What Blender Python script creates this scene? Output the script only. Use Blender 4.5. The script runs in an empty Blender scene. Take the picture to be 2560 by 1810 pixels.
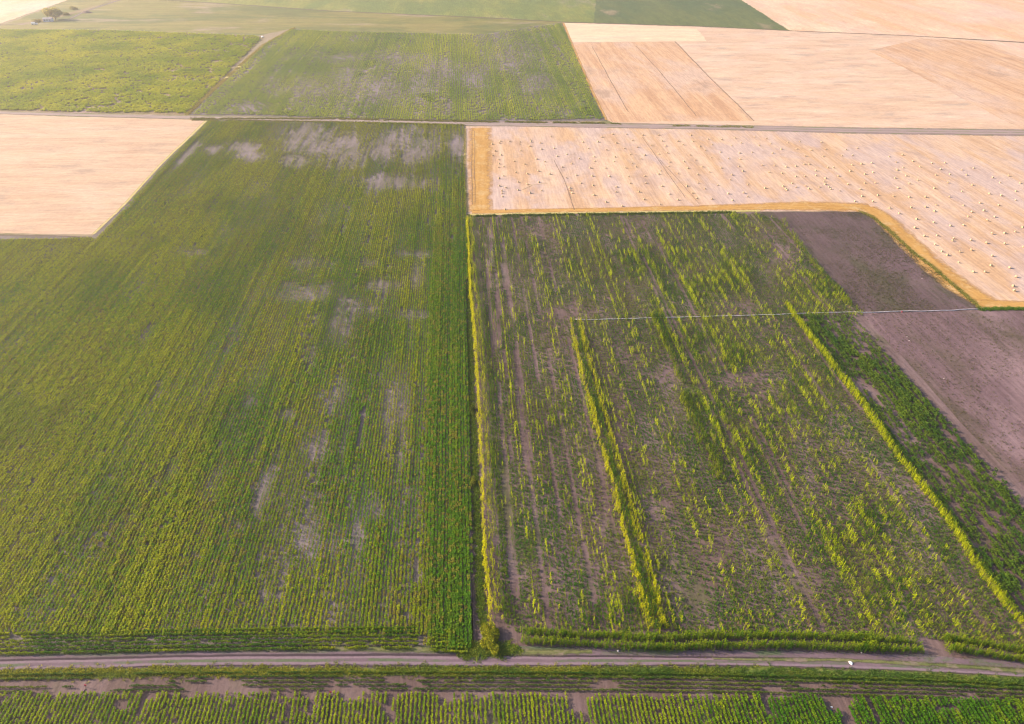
import bpy, math, random
import numpy as np
from mathutils import Vector

R = math.radians
rng = np.random.default_rng(7)
random.seed(7)
SC = bpy.context.scene
COL = SC.collection

# ------------------------------------------------------------------ camera
CAM_H, PITCH, LENS = 110.0, R(35.9), 24.0
cam_d = bpy.data.cameras.new('camera')
cam = bpy.data.objects.new('camera', cam_d)
COL.objects.link(cam)
cam.location = (0, 0, CAM_H)
cam.rotation_euler = (R(90) - PITCH, 0, 0)
cam_d.lens, cam_d.sensor_width = LENS, 36.0
cam_d.clip_start, cam_d.clip_end = 0.5, 20000
SC.camera = cam
# ------------------------------------------------------------------ sky and sun
SUN_EL, SUN_AZ = R(24), R(166)          # azimuth of the sun, counter-clockwise from +X (left, a little ahead)
W = bpy.data.worlds.new('World'); SC.world = W; W.use_nodes = True
wn = W.node_tree
sky = wn.nodes.new('ShaderNodeTexSky'); sky.sky_type = 'NISHITA'; sky.sun_disc = False
sky.sun_elevation = SUN_EL; sky.sun_rotation = R(90) - SUN_AZ
sky.dust_density = 2.0
bg = wn.nodes['Background']; bg.inputs[1].default_value = 0.12
wn.links.new(sky.outputs[0], bg.inputs[0])
sd = bpy.data.lights.new('sun', 'SUN'); sd.energy = 4.6; sd.angle = R(0.6); sd.color = (1.0, 0.82, 0.63)
sun = bpy.data.objects.new('sun', sd); COL.objects.link(sun)
sdir = Vector((math.cos(SUN_EL) * math.cos(SUN_AZ), math.cos(SUN_EL) * math.sin(SUN_AZ), math.sin(SUN_EL)))
sun.rotation_euler = sdir.to_track_quat('Z', 'Y').to_euler(); sun.location = (-200, 50, 200)
SC.view_settings.view_transform = 'Standard'; SC.view_settings.look = 'None'
SC.view_settings.gamma = 1.0; SC.view_settings.use_curve_mapping = False
SC.view_settings.exposure = 1.18
SC.render.engine = 'CYCLES'
SC.cycles.max_bounces = 6; SC.cycles.diffuse_bounces = 3; SC.cycles.transmission_bounces = 3
SC.cycles.transparent_max_bounces = 8; SC.cycles.volume_bounces = 0
SC.cycles.use_denoising = True
SC.cycles.filter_width = 1.2
HAZE_DENSITY = 0.00024

# ------------------------------------------------------------------ map helpers (survey of the fields, traced in photo pixels, laid out on the ground plane)
F = LENS / 36 * 2560.0
CT, ST = math.cos(PITCH), math.sin(PITCH)
def G(sx, sy):
    sx = np.asarray(sx, float); sy = np.asarray(sy, float)
    x = sx - 1280; y = sy - 905
    den = y * CT + F * ST
    return np.stack([CAM_H * x / den, CAM_H * (F * CT - y * ST) / den], -1)
def P(X, Y):
    dep = Y * CT + CAM_H * ST
    return 1280 + F * X / dep, 905 - F * (Y * ST - CAM_H * CT) / dep
def gp(pts): return [tuple(G(a, b)) for a, b in pts]
RD = np.array([-0.0676, 0.9977]); RV = np.array([0.9977, 0.0676])   # along the crop rows / across them
ROW_ANG = math.atan2(RD[1], RD[0])
def uv(X, Y): return X * RD[0] + Y * RD[1], X * RV[0] + Y * RV[1]
def xy(u, v): return u * RD[0] + v * RV[0], u * RD[1] + v * RV[1]

def _h(ix, iy, seed):
    n = (ix.astype(np.int64) * 374761393 + iy.astype(np.int64) * 668265263 + seed * 1274126177) & 0xffffffff
    n = ((n ^ (n >> 13)) * 1274126177) & 0xffffffff
    n = n ^ (n >> 16)
    return (n & 0xffffff) / float(0xffffff)
def vn(x, y, seed=0):
    x = np.asarray(x, float); y = np.asarray(y, float)
    ix = np.floor(x).astype(np.int64); iy = np.floor(y).astype(np.int64)
    fx = x - ix; fy = y - iy
    fx = fx * fx * (3 - 2 * fx); fy = fy * fy * (3 - 2 * fy)
    a = _h(ix, iy, seed); b = _h(ix + 1, iy, seed); c = _h(ix, iy + 1, seed); d = _h(ix + 1, iy + 1, seed)
    return (a * (1 - fx) + b * fx) * (1 - fy) + (c * (1 - fx) + d * fx) * fy
def fbm(x, y, seed=0, o=4):
    s = 0; a = 0.5; t = 0
    for k in range(o):
        s = s + a * vn(np.asarray(x) * 2 ** k, np.asarray(y) * 2 ** k, seed + 17 * k); t += a; a *= 0.5
    return s / t
def ss(a, b, x):
    t = np.clip((x - a) / (b - a), 0, 1); return t * t * (3 - 2 * t)
def inside(poly, X, Y):
    r = np.zeros(np.shape(X), bool); n = len(poly)
    for i in range(n):
        x1, y1 = poly[i]; x2, y2 = poly[(i + 1) % n]
        c = (y1 > Y) != (y2 > Y)
        r ^= c & (X < (x2 - x1) * (Y - y1) / (y2 - y1 + 1e-12) + x1)
    return r
def resample(pl, step, closed=False):
    pl = np.array(pl, float)
    if closed: pl = np.vstack([pl, pl[:1]])
    out = []
    for a, b in zip(pl[:-1], pl[1:]):
        n = max(1, int(np.linalg.norm(b - a) / step))
        for k in range(n): out.append(a + (b - a) * k / n)
    if not closed: out.append(pl[-1])
    return np.array(out)

# ------------------------------------------------------------------ object helpers
def tag(o, label=None, cat=None, group=None, kind=None):
    if label: o['label'] = label
    if cat: o['category'] = cat
    if group: o['group'] = group
    if kind: o['kind'] = kind
    return o
def link(name, me, mats=(), parent=None):
    o = bpy.data.objects.new(name, me); COL.objects.link(o)
    if me is not None and mats is not None:
        for m in (mats if isinstance(mats, (list, tuple)) else [mats]): me.materials.append(m)
    if parent: o.parent = parent
    return o
def mesh(name, v, f):
    me = bpy.data.meshes.new(name)
    me.from_pydata([tuple(map(float, p)) for p in v], [], [tuple(map(int, q)) for q in f]); me.update()
    return me
def np_mesh(name, V, Q, tint=None, leafv=None):
    """fast mesh of quads; V (n,3), Q (m,4), tint per vertex (n,3)"""
    me = bpy.data.meshes.new(name)
    me.vertices.add(len(V)); me.vertices.foreach_set('co', np.ascontiguousarray(V, np.float32).ravel())
    me.loops.add(Q.size); me.loops.foreach_set('vertex_index', np.ascontiguousarray(Q, np.int32).ravel())
    me.polygons.add(len(Q)); me.polygons.foreach_set('loop_start', np.arange(0, Q.size, 4, dtype=np.int32))
    if tint is not None:
        a = me.attributes.new('tint', 'FLOAT_COLOR', 'POINT')
        a.data.foreach_set('color', np.hstack([tint, np.ones((len(V), 1))]).astype(np.float32).ravel())
    if leafv is not None:
        a = me.attributes.new('leafv', 'FLOAT', 'POINT'); a.data.foreach_set('value', leafv.astype(np.float32))
    me.update(calc_edges=True)
    return me

# ------------------------------------------------------------------ materials
class NT:
    def __init__(s, name):
        s.m = bpy.data.materials.new(name); s.m.use_nodes = True; s.t = s.m.node_tree
        s.b = s.t.nodes['Principled BSDF']; s.out = s.t.nodes['Material Output']
        s.b.inputs['Specular IOR Level'].default_value = 0.15; s.b.inputs['Roughness'].default_value = 0.9
    def n(s, ty, **kw):
        k = s.t.nodes.new(ty)
        for a, b in kw.items(): setattr(k, a, b)
        return k
    def l(s, a, b): s.t.links.new(a, b)
    def pos(s, ang=0.0, sc=(1, 1, 1)):
        """world position turned so that X runs along the given direction, then scaled"""
        g = s.n('ShaderNodeNewGeometry'); r = s.n('ShaderNodeVectorRotate', rotation_type='Z_AXIS')
        s.l(g.outputs['Position'], r.inputs['Vector']); r.inputs['Angle'].default_value = -ang
        m = s.n('ShaderNodeVectorMath', operation='MULTIPLY'); s.l(r.outputs[0], m.inputs[0]); m.inputs[1].default_value = sc
        return m.outputs[0]
    def noise(s, vec, scale, detail=4, rough=0.55, dist=0.0):
        k = s.n('ShaderNodeTexNoise'); s.l(vec, k.inputs['Vector']); k.inputs['Scale'].default_value = scale
        k.inputs['Detail'].default_value = detail; k.inputs['Roughness'].default_value = rough; k.inputs['Distortion'].default_value = dist
        return k.outputs[0]
    def ramp(s, fac, a, b, lo=0.0, hi=1.0):
        k = s.n('ShaderNodeMapRange', interpolation_type='SMOOTHSTEP'); s.l(fac, k.inputs[0])
        k.inputs[1].default_value = a; k.inputs[2].default_value = b; k.inputs[3].default_value = lo; k.inputs[4].default_value = hi
        return k.outputs[0]
    def mix(s, fac, a, b, mode='MIX'):
        k = s.n('ShaderNodeMix', data_type='RGBA', blend_type=mode)
        if isinstance(fac, (int, float)): k.inputs[0].default_value = fac
        else: s.l(fac, k.inputs[0])
        for i, c in ((6, a), (7, b)):
            if isinstance(c, tuple): k.inputs[i].default_value = (*c, 1)
            else: s.l(c, k.inputs[i])
        return k.outputs[2]
    def math(s, op, a, b=0.0):
        k = s.n('ShaderNodeMath', operation=op)
        for i, c in ((0, a), (1, b)):
            if isinstance(c, (int, float)): k.inputs[i].default_value = c
            else: s.l(c, k.inputs[i])
        return k.outputs[0]
    def color(s, c): s.l(c, s.b.inputs['Base Color'])
    def bump(s, h, st=0.4, d=0.1):
        k = s.n('ShaderNodeBump'); k.inputs['Strength'].default_value = st; k.inputs['Distance'].default_value = d
        s.l(h, k.inputs['Height']); s.l(k.outputs[0], s.b.inputs['Normal'])

def ground_mat(name, cols, ang=ROW_ANG, streak=(0.02, 0.55), streak_amt=0.8, patch=0.03, patch_rng=(0.45, 0.65), fine=1.2,
               third=(0.012, 0.5, 0.62), bump=0.5, stripe_bias=(0.4, 0.62), rows=None, comb=0.0):
    """cols: main, streak colour, patch colour, third colour"""
    t = NT(name)
    p0 = t.pos(0)
    ps = t.pos(ang, (streak[0], streak[1], 1))
    st = t.noise(ps, 1.0, 5, 0.65)
    c = t.mix(t.ramp(st, stripe_bias[0], stripe_bias[1], 0, streak_amt), cols[0], cols[1])
    pp = t.pos(ang, (patch * 0.6, patch * 1.4, 1))
    pn = t.noise(pp, 1.0, 7, 0.62, 0.4)
    c = t.mix(t.ramp(pn, *patch_rng), c, cols[2])
    if len(cols) > 3:
        p3 = t.pos(ang, (third[0], third[0] * 2.2, 1))
        tn = t.noise(p3, 1.0, 6, 0.6, 0.3)
        c = t.mix(t.ramp(tn, third[1], third[2]), c, cols[3])
    fn = t.noise(p0, fine, 6, 0.7)
    c = t.mix(0.5, c, t.mix(t.ramp(fn, 0.25, 0.75), (0.42, 0.40, 0.42), (0.62, 0.60, 0.58)), 'OVERLAY')
    if comb:
        cn = t.noise(t.pos(ang, (0.10, 1.1, 1)), 1.0, 6, 0.72)
        c = t.mix(comb, c, t.mix(t.ramp(cn, 0.28, 0.72), (0.34, 0.31, 0.31), (0.64, 0.62, 0.59)), 'OVERLAY')
        mn = t.noise(t.pos(ang, (0.05, 0.12, 1)), 1.0, 7, 0.7, 0.6)
        c = t.mix(comb, c, t.mix(t.ramp(mn, 0.3, 0.7), (0.43, 0.40, 0.41), (0.58, 0.565, 0.54)), 'OVERLAY')
        sp_ = t.ramp(t.noise(t.pos(ang, (0.22, 0.6, 1)), 1.0, 3, 0.6), 0.66, 0.74, 0, comb * .7)
        c = t.mix(sp_, c, tuple(x * .62 for x in cols[1]))
    if rows:
        pr = t.pos(ang, (0.004, 1, 1)); w = t.n('ShaderNodeTexWave', wave_type='BANDS', bands_direction='Y', wave_profile='SIN')
        t.l(pr, w.inputs[0]); w.inputs['Scale'].default_value = rows[0] ; w.inputs['Distortion'].default_value = 1.5; w.inputs['Detail'].default_value = 3
        c = t.mix(t.math('MULTIPLY', w.outputs[1], rows[1]), c, rows[2])
    t.color(c)
    t.bump(fn, bump, 0.25)
    return t.m

SOIL = (0.130, 0.092, 0.088); SOIL_L = (0.175, 0.128, 0.130); SOIL_D = (0.088, 0.064, 0.055); SOIL_G = (0.085, 0.085, 0.042)
M = {}
M['soil'] = ground_mat('soil', [SOIL, SOIL_D, SOIL_L, SOIL_G], streak=(0.03, 0.9), streak_amt=0.6, patch=0.05, third=(0.03, 0.55, 0.7), comb=.6)
M['soil_bare'] = ground_mat('bare_soil', [(0.157, 0.106, 0.117), (0.106, 0.072, 0.075), (0.221, 0.157, 0.170), (0.098, 0.076, 0.060)], streak=(0.012, 0.55), streak_amt=0.75, patch=0.03, patch_rng=(0.5, 0.72), third=(0.025, 0.52, 0.66), comb=.6)
M['soil_dark'] = ground_mat('dark_soil', [(0.106, 0.075, 0.078), (0.078, 0.056, 0.054), (0.136, 0.093, 0.106), (0.072, 0.065, 0.043)], streak=(0.012, 0.5), streak_amt=0.75, patch=0.03, patch_rng=(0.5, 0.72), third=(0.03, 0.46, 0.62), comb=.6)
M['soil_pale'] = ground_mat('pale_soil', [(0.157, 0.128, 0.121), (0.115, 0.102, 0.076), (0.200, 0.162, 0.166), (0.076, 0.085, 0.030)], streak=(0.03, 0.9), patch=0.04, third=(0.03, 0.56, 0.7))
M['stubble_bales'] = ground_mat('baled_stubble', [(0.525, 0.391, 0.284), (0.452, 0.305, 0.184), (0.452, 0.358, 0.320), (0.367, 0.278, 0.226)], streak=(0.004, 0.10), streak_amt=0.9, patch=0.04, patch_rng=(0.42, 0.62), third=(0.05, 0.56, 0.72), fine=0.7, stripe_bias=(0.42, 0.58), comb=0.6)
M['stubble'] = ground_mat('pale_stubble', [(0.549, 0.409, 0.298), (0.463, 0.333, 0.237), (0.568, 0.438, 0.341), (0.407, 0.323, 0.261)], ang=0.02, streak=(0.02, 0.11), streak_amt=0.7, patch=0.035, patch_rng=(0.44, 0.66), third=(0.04, 0.52, 0.70), fine=0.5, comb=0.6)
M['stubble_left'] = ground_mat('peach_stubble', [(0.483, 0.353, 0.250), (0.421, 0.290, 0.197), (0.492, 0.374, 0.276), (0.380, 0.285, 0.213)], ang=0.02, streak=(0.012, 0.2), streak_amt=0.8, patch=0.035, patch_rng=(0.44, 0.66), third=(0.04, 0.52, 0.70), fine=0.6, comb=0.5)
M['stubble_far'] = ground_mat('far_stubble', [(0.576, 0.408, 0.279), (0.557, 0.353, 0.204), (0.557, 0.418, 0.343), (0.613, 0.464, 0.335)], streak=(0.003, 0.05), streak_amt=0.8, patch=0.012, third=(0.01, 0.5, 0.62), fine=0.4, comb=0.6)
M['stubble_white'] = ground_mat('white_stubble', [(0.650, 0.501, 0.353), (0.594, 0.436, 0.307), (0.632, 0.492, 0.372)], ang=0.0, streak=(0.01, 0.12), streak_amt=0.7, patch=0.02, fine=0.5, comb=0.6)
M['stubble_ochre'] = ground_mat('ochre_stubble', [(0.531, 0.365, 0.232), (0.425, 0.264, 0.156), (0.496, 0.374, 0.294), (0.354, 0.255, 0.189)], streak=(0.004, 0.2), streak_amt=0.9, patch=0.02, third=(0.02, 0.56, 0.7), fine=0.6, comb=0.6)
M['green_far'] = ground_mat('far_crop', [(0.163, 0.195, 0.047), (0.221, 0.234, 0.058), (0.124, 0.169, 0.046), (0.286, 0.247, 0.195)], streak=(0.006, 0.14), streak_amt=0.8, patch=0.012, patch_rng=(0.42, 0.6), third=(0.01, 0.56, 0.72), fine=0.35, bump=0.9, comb=.8)
M['green_cross'] = ground_mat('cross_rowed_crop', [(0.167, 0.172, 0.046), (0.230, 0.201, 0.069), (0.115, 0.138, 0.040), (0.287, 0.236, 0.172)], ang=0.0, streak=(0.006, 0.14), streak_amt=0.8, patch=0.012, patch_rng=(0.45, 0.6), third=(0.012, 0.55, 0.7), fine=0.35, bump=0.9, comb=.8)
M['green_deep'] = ground_mat('deep_far_crop', [(0.094, 0.125, 0.044), (0.125, 0.150, 0.050), (0.075, 0.112, 0.044), (0.213, 0.188, 0.112)], streak=(0.008, 0.12), streak_amt=0.7, patch=0.012, third=(0.012, 0.58, 0.7), fine=0.35, bump=0.9, comb=.8)
M['meadow'] = ground_mat('rough_meadow', [(0.20, 0.165, 0.085), (0.26, 0.20, 0.12), (0.135, 0.135, 0.05), (0.26, 0.20, 0.175)], streak=(0.02, 0.1), patch=0.02, fine=0.5, bump=0.8, comb=.8)
M['base'] = ground_mat('earth', [(0.27, 0.21, 0.15), (0.22, 0.18, 0.10), (0.30, 0.22, 0.18), (0.14, 0.14, 0.05)], streak=(0.004, 0.03), patch=0.006, fine=0.4)

def ribbon_mat(name, cols, alpha_edges=(0.0, 0.35), ragged=0.5, nscale=0.35, alpha=1.0, along=0.06):
    """a strip of ground cover; UV.y runs across it, edges dissolve raggedly into the soil below"""
    t = NT(name)
    u = t.n('ShaderNodeUVMap'); sp = t.n('ShaderNodeSeparateXYZ'); t.l(u.outputs[0], sp.inputs[0])
    p = t.pos(0); n1 = t.noise(p, nscale, 6, 0.68); n2 = t.noise(p, nscale * 4, 5, 0.7)
    mm = t.n('ShaderNodeVectorMath', operation='MULTIPLY'); t.l(u.outputs[0], mm.inputs[0]); mm.inputs[1].default_value = (along, 6, 1)
    n3 = t.noise(mm.outputs[0], 1.0, 5, 0.6)
    c = t.mix(t.ramp(n3, 0.38, 0.62), cols[0], cols[1])
    if len(cols) > 2: c = t.mix(t.ramp(n1, 0.5, 0.66), c, cols[2])
    c = t.mix(0.5, c, t.mix(t.ramp(n2, 0.25, 0.75), (0.40, 0.40, 0.40), (0.62, 0.61, 0.60)), 'OVERLAY')
    t.color(c); t.bump(n2, 0.5, 0.15)
    e = t.math('MINIMUM', sp.outputs[1], t.math('SUBTRACT', 1.0, sp.outputs[1]))
    e = t.math('ADD', e, t.math('MULTIPLY', t.math('SUBTRACT', n1, 0.5), ragged))
    a = t.ramp(e, alpha_edges[0], alpha_edges[1], 0, alpha)
    t.l(a, t.b.inputs['Alpha'])
    return t.m
M['ochre_edge'] = ribbon_mat('uncut_straw', [(0.50, 0.285, 0.085), (0.42, 0.225, 0.06), (0.50, 0.33, 0.15)], (-0.1, 0.3), 0.75, 0.2, 0.9)
M['pale_edge'] = ribbon_mat('dry_grass', [(0.46, 0.36, 0.16), (0.38, 0.33, 0.10), (0.50, 0.37, 0.24)], (0.0, 0.2), 0.5)
M['green_edge'] = ribbon_mat('green_verge', [(0.115, 0.145, 0.025), (0.085, 0.125, 0.025), (0.17, 0.16, 0.05)], (0.0, 0.3), 0.7)
M['verge'] = ribbon_mat('short_grass', [(0.105, 0.125, 0.04), (0.15, 0.15, 0.06), (0.19, 0.145, 0.12)], (0.05, 0.45), 0.9, 0.3)
M['track_pale'] = ribbon_mat('track_dust', [(0.40, 0.30, 0.28), (0.30, 0.23, 0.20), (0.24, 0.22, 0.10)], (0.0, 0.3), 0.5)
M['furrow'] = ribbon_mat('dark_furrow', [(0.27, 0.185, 0.135), (0.21, 0.15, 0.115)], (0.05, 0.5), 0.9, 0.5, 0.7)
M['ditch_and_shadow'] = ribbon_mat('ditch_grass_and_shadow', [(0.16, 0.10, 0.09), (0.13, 0.11, 0.06)], (0.0, 0.4), 0.4, 0.3, 0.95)
M['straw_line'] = ribbon_mat('loose_straw', [(0.62, 0.46, 0.31), (0.56, 0.40, 0.26)], (0.0, 0.4), 0.8, 0.6, 0.9)
M['lilac'] = ribbon_mat('lilac_soil', [(0.183, 0.136, 0.149), (0.149, 0.111, 0.119)], (0.0, 0.4), 0.6, 0.4)

def simple_mat(name, c, c2=None, sc=6.0, rough=0.8, spec=0.2):
    t = NT(name); n = t.noise(t.pos(0), sc, 4)
    t.color(t.mix(t.ramp(n, 0.35, 0.65), c, c2 or tuple(x * 0.75 for x in c)))
    t.b.inputs['Roughness'].default_value = rough; t.b.inputs['Specular IOR Level'].default_value = spec
    return t.m
M['straw'] = simple_mat('baled_straw', (0.56, 0.42, 0.27), (0.46, 0.33, 0.20), 5)
M['straw_end'] = simple_mat('bale_end', (0.62, 0.45, 0.27), (0.48, 0.33, 0.18), 7)
M['pipe'] = simple_mat('white_hose', (0.66, 0.58, 0.60), (0.50, 0.42, 0.45), 1.0, 0.5)
M['bark'] = simple_mat('bark', (0.12, 0.08, 0.05), (0.07, 0.05, 0.035), 3)
M['red'] = simple_mat('red_plastic', (0.55, 0.03, 0.07), (0.42, 0.02, 0.05), 8, 0.5)
M['dark'] = simple_mat('dark_wood', (0.06, 0.035, 0.04), (0.04, 0.025, 0.03), 8)
M['white'] = simple_mat('white_sacking', (0.80, 0.80, 0.80), (0.70, 0.70, 0.72), 6, 0.6)
M['blue'] = simple_mat('blue_plastic', (0.03, 0.03, 0.22), (0.02, 0.02, 0.14), 8, 0.5)
M['rock'] = simple_mat('pale_stone', (0.55, 0.47, 0.45), (0.40, 0.33, 0.32), 8)
M['wall'] = simple_mat('pale_metal_wall', (0.55, 0.55, 0.60), (0.48, 0.47, 0.52), 1.5, 0.6)
M['roof'] = simple_mat('grey_roof', (0.36, 0.32, 0.35), (0.28, 0.25, 0.27), 1.5)
M['glass'] = simple_mat('dark_glass', (0.04, 0.045, 0.05), None, 2, 0.2, 0.5)
M['mound'] = simple_mat('mound_earth', (0.20, 0.135, 0.115), (0.14, 0.10, 0.08), 1.2)
M['tyre'] = simple_mat('tyre', (0.03, 0.03, 0.03), None, 4)

def leaf_mat(name, attr_type, trans=0.40, warm=(1.25, 1.12, 0.55)):
    t = NT(name)
    a = t.n('ShaderNodeAttribute', attribute_type=attr_type, attribute_name='tint')
    lv = t.n('ShaderNodeAttribute', attribute_type='GEOMETRY', attribute_name='leafv')
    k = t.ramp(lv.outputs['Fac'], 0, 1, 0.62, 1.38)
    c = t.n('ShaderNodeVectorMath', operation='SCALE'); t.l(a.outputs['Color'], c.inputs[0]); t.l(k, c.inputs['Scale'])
    t.color(c.outputs[0]); t.b.inputs['Roughness'].default_value = 0.7; t.b.inputs['Specular IOR Level'].default_value = 0.05
    tr = t.n('ShaderNodeBsdfTranslucent')
    w = t.n('ShaderNodeVectorMath', operation='MULTIPLY'); t.l(c.outputs[0], w.inputs[0]); w.inputs[1].default_value = warm
    t.l(w.outputs[0], tr.inputs['Color'])
    mx = t.n('ShaderNodeMixShader'); mx.inputs[0].default_value = trans
    t.l(t.b.outputs[0], mx.inputs[1]); t.l(tr.outputs[0], mx.inputs[2]); t.l(mx.outputs[0], t.out.inputs['Surface'])
    return t.m
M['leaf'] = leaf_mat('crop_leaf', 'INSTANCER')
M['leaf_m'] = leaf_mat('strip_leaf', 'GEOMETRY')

# ------------------------------------------------------------------ ground sheets
def sheet(name, pts, z, mat, label, ground=False, rag=0.35, step=2.5, kind='structure', cat='field'):
    poly = pts if ground else gp(pts)
    q = resample(poly, step, True)
    d = np.linalg.norm(q, axis=1)
    amp = rag * np.clip(d / 150, 0.5, 4)
    q = q + np.stack([(fbm(q[:, 0] * 0.25, q[:, 1] * 0.25, 5) - .5) * 2 * amp, (fbm(q[:, 0] * 0.25, q[:, 1] * 0.25, 9) - .5) * 2 * amp], -1)
    me = mesh(name, [(x, y, z) for x, y in q], [tuple(range(len(q)))])
    if me.polygons[0].normal.z < 0: me.flip_normals()
    o = link(name, me, mat); tag(o, label, cat, None, kind)
    return o
def ribbon(name, pts, width, z, mat, label, kind='structure', cat='strip', ground=False, step=2.0, wob=0.3, taper=False):
    """pts in photo pixels; width metres (number or list per point)"""
    pl = np.array(pts if ground else gp(pts))
    ws = np.array(width if isinstance(width, (list, tuple)) else [width] * len(pl), float)
    L = np.concatenate([[0], np.cumsum(np.linalg.norm(np.diff(pl, axis=0), axis=1))])
    n = max(2, int(L[-1] / step)); s = np.linspace(0, L[-1], n + 1)
    c = np.stack([np.interp(s, L, pl[:, 0]), np.interp(s, L, pl[:, 1])], -1); w = np.interp(s, L, ws)
    tg = np.gradient(c, axis=0); tg /= np.linalg.norm(tg, axis=1)[:, None] + 1e-9
    nr = np.stack([-tg[:, 1], tg[:, 0]], -1)
    c = c + nr * ((fbm(s * 0.08, s * 0 + 3.3, 4) - .5) * 2 * wob)[:, None]
    K = 4; V = []; U = []
    for j in range(K + 1):
        t = j / K
        pt = c + nr * (w * (t - 0.5))[:, None]
        V.append(np.hstack([pt, np.full((n + 1, 1), z)])); U.append(np.stack([s, np.full(n + 1, t)], -1))
    V = np.concatenate(V); U = np.concatenate(U)
    Q = []
    for j in range(K):
        a = np.arange(n) + j * (n + 1); Q.append(np.stack([a, a + 1, a + n + 2, a + n + 1], -1))
    Q = np.concatenate(Q)
    me = np_mesh(name, V, Q)
    if me.polygons[0].normal.z < 0: me.flip_normals()
    l = me.uv_layers.new(name='UVMap'); vi = np.zeros(Q.size, np.int32); me.loops.foreach_get('vertex_index', vi)
    l.data.foreach_set('uv', U[vi].astype(np.float32).ravel())
    o = link(name, me, mat); tag(o, label, cat, None, kind)
    return o

Z = 0.012
B = 2600
sheet('ground', [(-B, -300), (B, -300), (B, B), (-B, B)], -0.03, M['base'], 'tan and green farmland plain under all the fields', True, 0, 400, cat='ground')
# left block
F1 = [(-900, 1640), (473, 1622), (1043, 1616), (1185, 1640), (1178, 1400), (1168, 1000), (1165, 540), (1163, 312), (1000, 306), (512, 300), (394, 418), (316, 505), (228, 592), (0, 590), (-500, 586), (-900, 590)]
sheet('crop_field', F1, Z, M['soil_pale'], 'lilac grey soil between the rows of the big green left-hand crop field')
L1 = [(-700, 282), (0, 286), (252, 294), (517, 300), (394, 418), (316, 505), (231, 586), (0, 584), (-700, 580)]
sheet('stubble_field', L1, Z * 2, M['stubble_left'], 'pale peach stubble field ending in a slanting edge beside the green rows')
F1P = gp([(-700, 1640), (473, 1622), (1043, 1617), (1178, 1625), (1180, 1400), (1172, 1000), (1165, 540), (1160, 314), (1000, 308), (520, 304), (400, 424), (322, 511), (240, 596), (0, 600), (-500, 596), (-700, 600)])
G1 = [(-700, 72), (0, 73), (276, 75), (647, 89), (660, 95), (465, 287), (252, 284), (0, 278), (-700, 270)]
sheet('crop_field', G1, Z, M['meadow'], 'lilac soil under the bright yellow-green distant field')
G2 = [(730, 72), (830, 77), (1205, 85), (1406, 56), (1433, 118), (1477, 221), (1516, 302), (1161, 304), (830, 297), (651, 290), (473, 288), (662, 110)]
sheet('crop_field', G2, Z, M['soil_pale'], 'grey lilac soil under the patchy far green field')
G0 = [(386, 0), (600, 12), (830, 28), (1205, 44), (1406, 55), (1205, 86), (830, 78), (730, 72), (647, 89), (276, 76), (0, 74), (-500, 70), (0, 66), (170, 0), (290, -25), (330, -20)]
sheet('crop_field', G0, Z * 2, M['green_cross'], 'hazy green field with crosswise streaks behind the yellow-green one', rag=0.8)
TOPG = [(330, -20), (386, 0), (600, 12), (830, 28), (1205, 44), (1406, 55), (1730, 65), (1975, 77), (1853, 0), (1780, -55), (300, -60)]
sheet('crop_field', TOPG, Z * 3, M['green_far'], 'grey-green crop field along the top beyond the dark ditch line')
sheet('crop_field', [(1490, 0), (1484, 58), (1730, 66), (1972, 77), (1853, 0), (1790, -50), (1494, -50)], Z * 4, M['green_deep'], 'darker green block of the far field next to the pink stubble')
sheet('stubble_field', [(-500, 130), (0, 59), (170, 0), (290, -42), (-500, -60)], Z * 4, M['stubble_far'], 'pale far stubble field beyond the lone tree')
sheet('stubble_field', [(1853, 0), (1975, 77), (2267, 89), (2560, 106), (3300, 150), (3300, -70), (1760, -58)], Z * 4, M['stubble_far'], 'whitish pink stubble field beyond the dark ditch line')
R1 = [(1408, 57), (1730, 66), (1975, 77), (2267, 89), (2560, 108), (3300, 155), (3300, 345), (2560, 324), (2110, 320), (1730, 312), (1530, 306), (1516, 300), (1477, 221), (1433, 118)]
sheet('stubble_field', R1, Z * 2, M['stubble'], 'wide peach stubble field with crosswise streaks and a dark diagonal furrow')
sheet('stubble_field', [(1428, 106), (1688, 104), (1785, 202), (1885, 302), (1530, 305), (1516, 300), (1477, 221)], Z * 3, M['stubble_ochre'], 'ochre-streaked stubble plot between the green field and the dark furrow')
sheet('stubble_field', [(1408, 57), (1740, 69), (1768, 103), (1425, 105)], Z * 3, M['stubble_white'], 'whitest small stubble plot at the top of the peach field')
sheet('stubble_field', [(2173, 128), (2267, 173), (2500, 296), (2560, 324), (3300, 340), (3300, 250), (2560, 146), (2453, 104), (2300, 96)], Z * 3, M['stubble_ochre'], 'slightly darker pinkish stubble wedge beyond the diagonal tone line')
sheet('stubble_field', [(2453, 103), (2560, 108), (3300, 152), (3300, 225), (2560, 146)], Z * 4, M['stubble_far'], 'grey-white wedge of stubble under the ditch line')
R2 = [(1165, 316), (1421, 316), (1730, 322), (2110, 330), (2560, 336), (3300, 352), (3300, 800), (2560, 773), (2449, 769), (2334, 671), (2291, 640), (2224, 580), (2182, 541), (2160, 529), (2015, 528), (1730, 530), (1421, 534), (1169, 540), (1163, 434)]
sheet('stubble_field', R2, Z * 2, M['stubble_bales'], 'striped peach stubble field dotted with straw bales')
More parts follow.
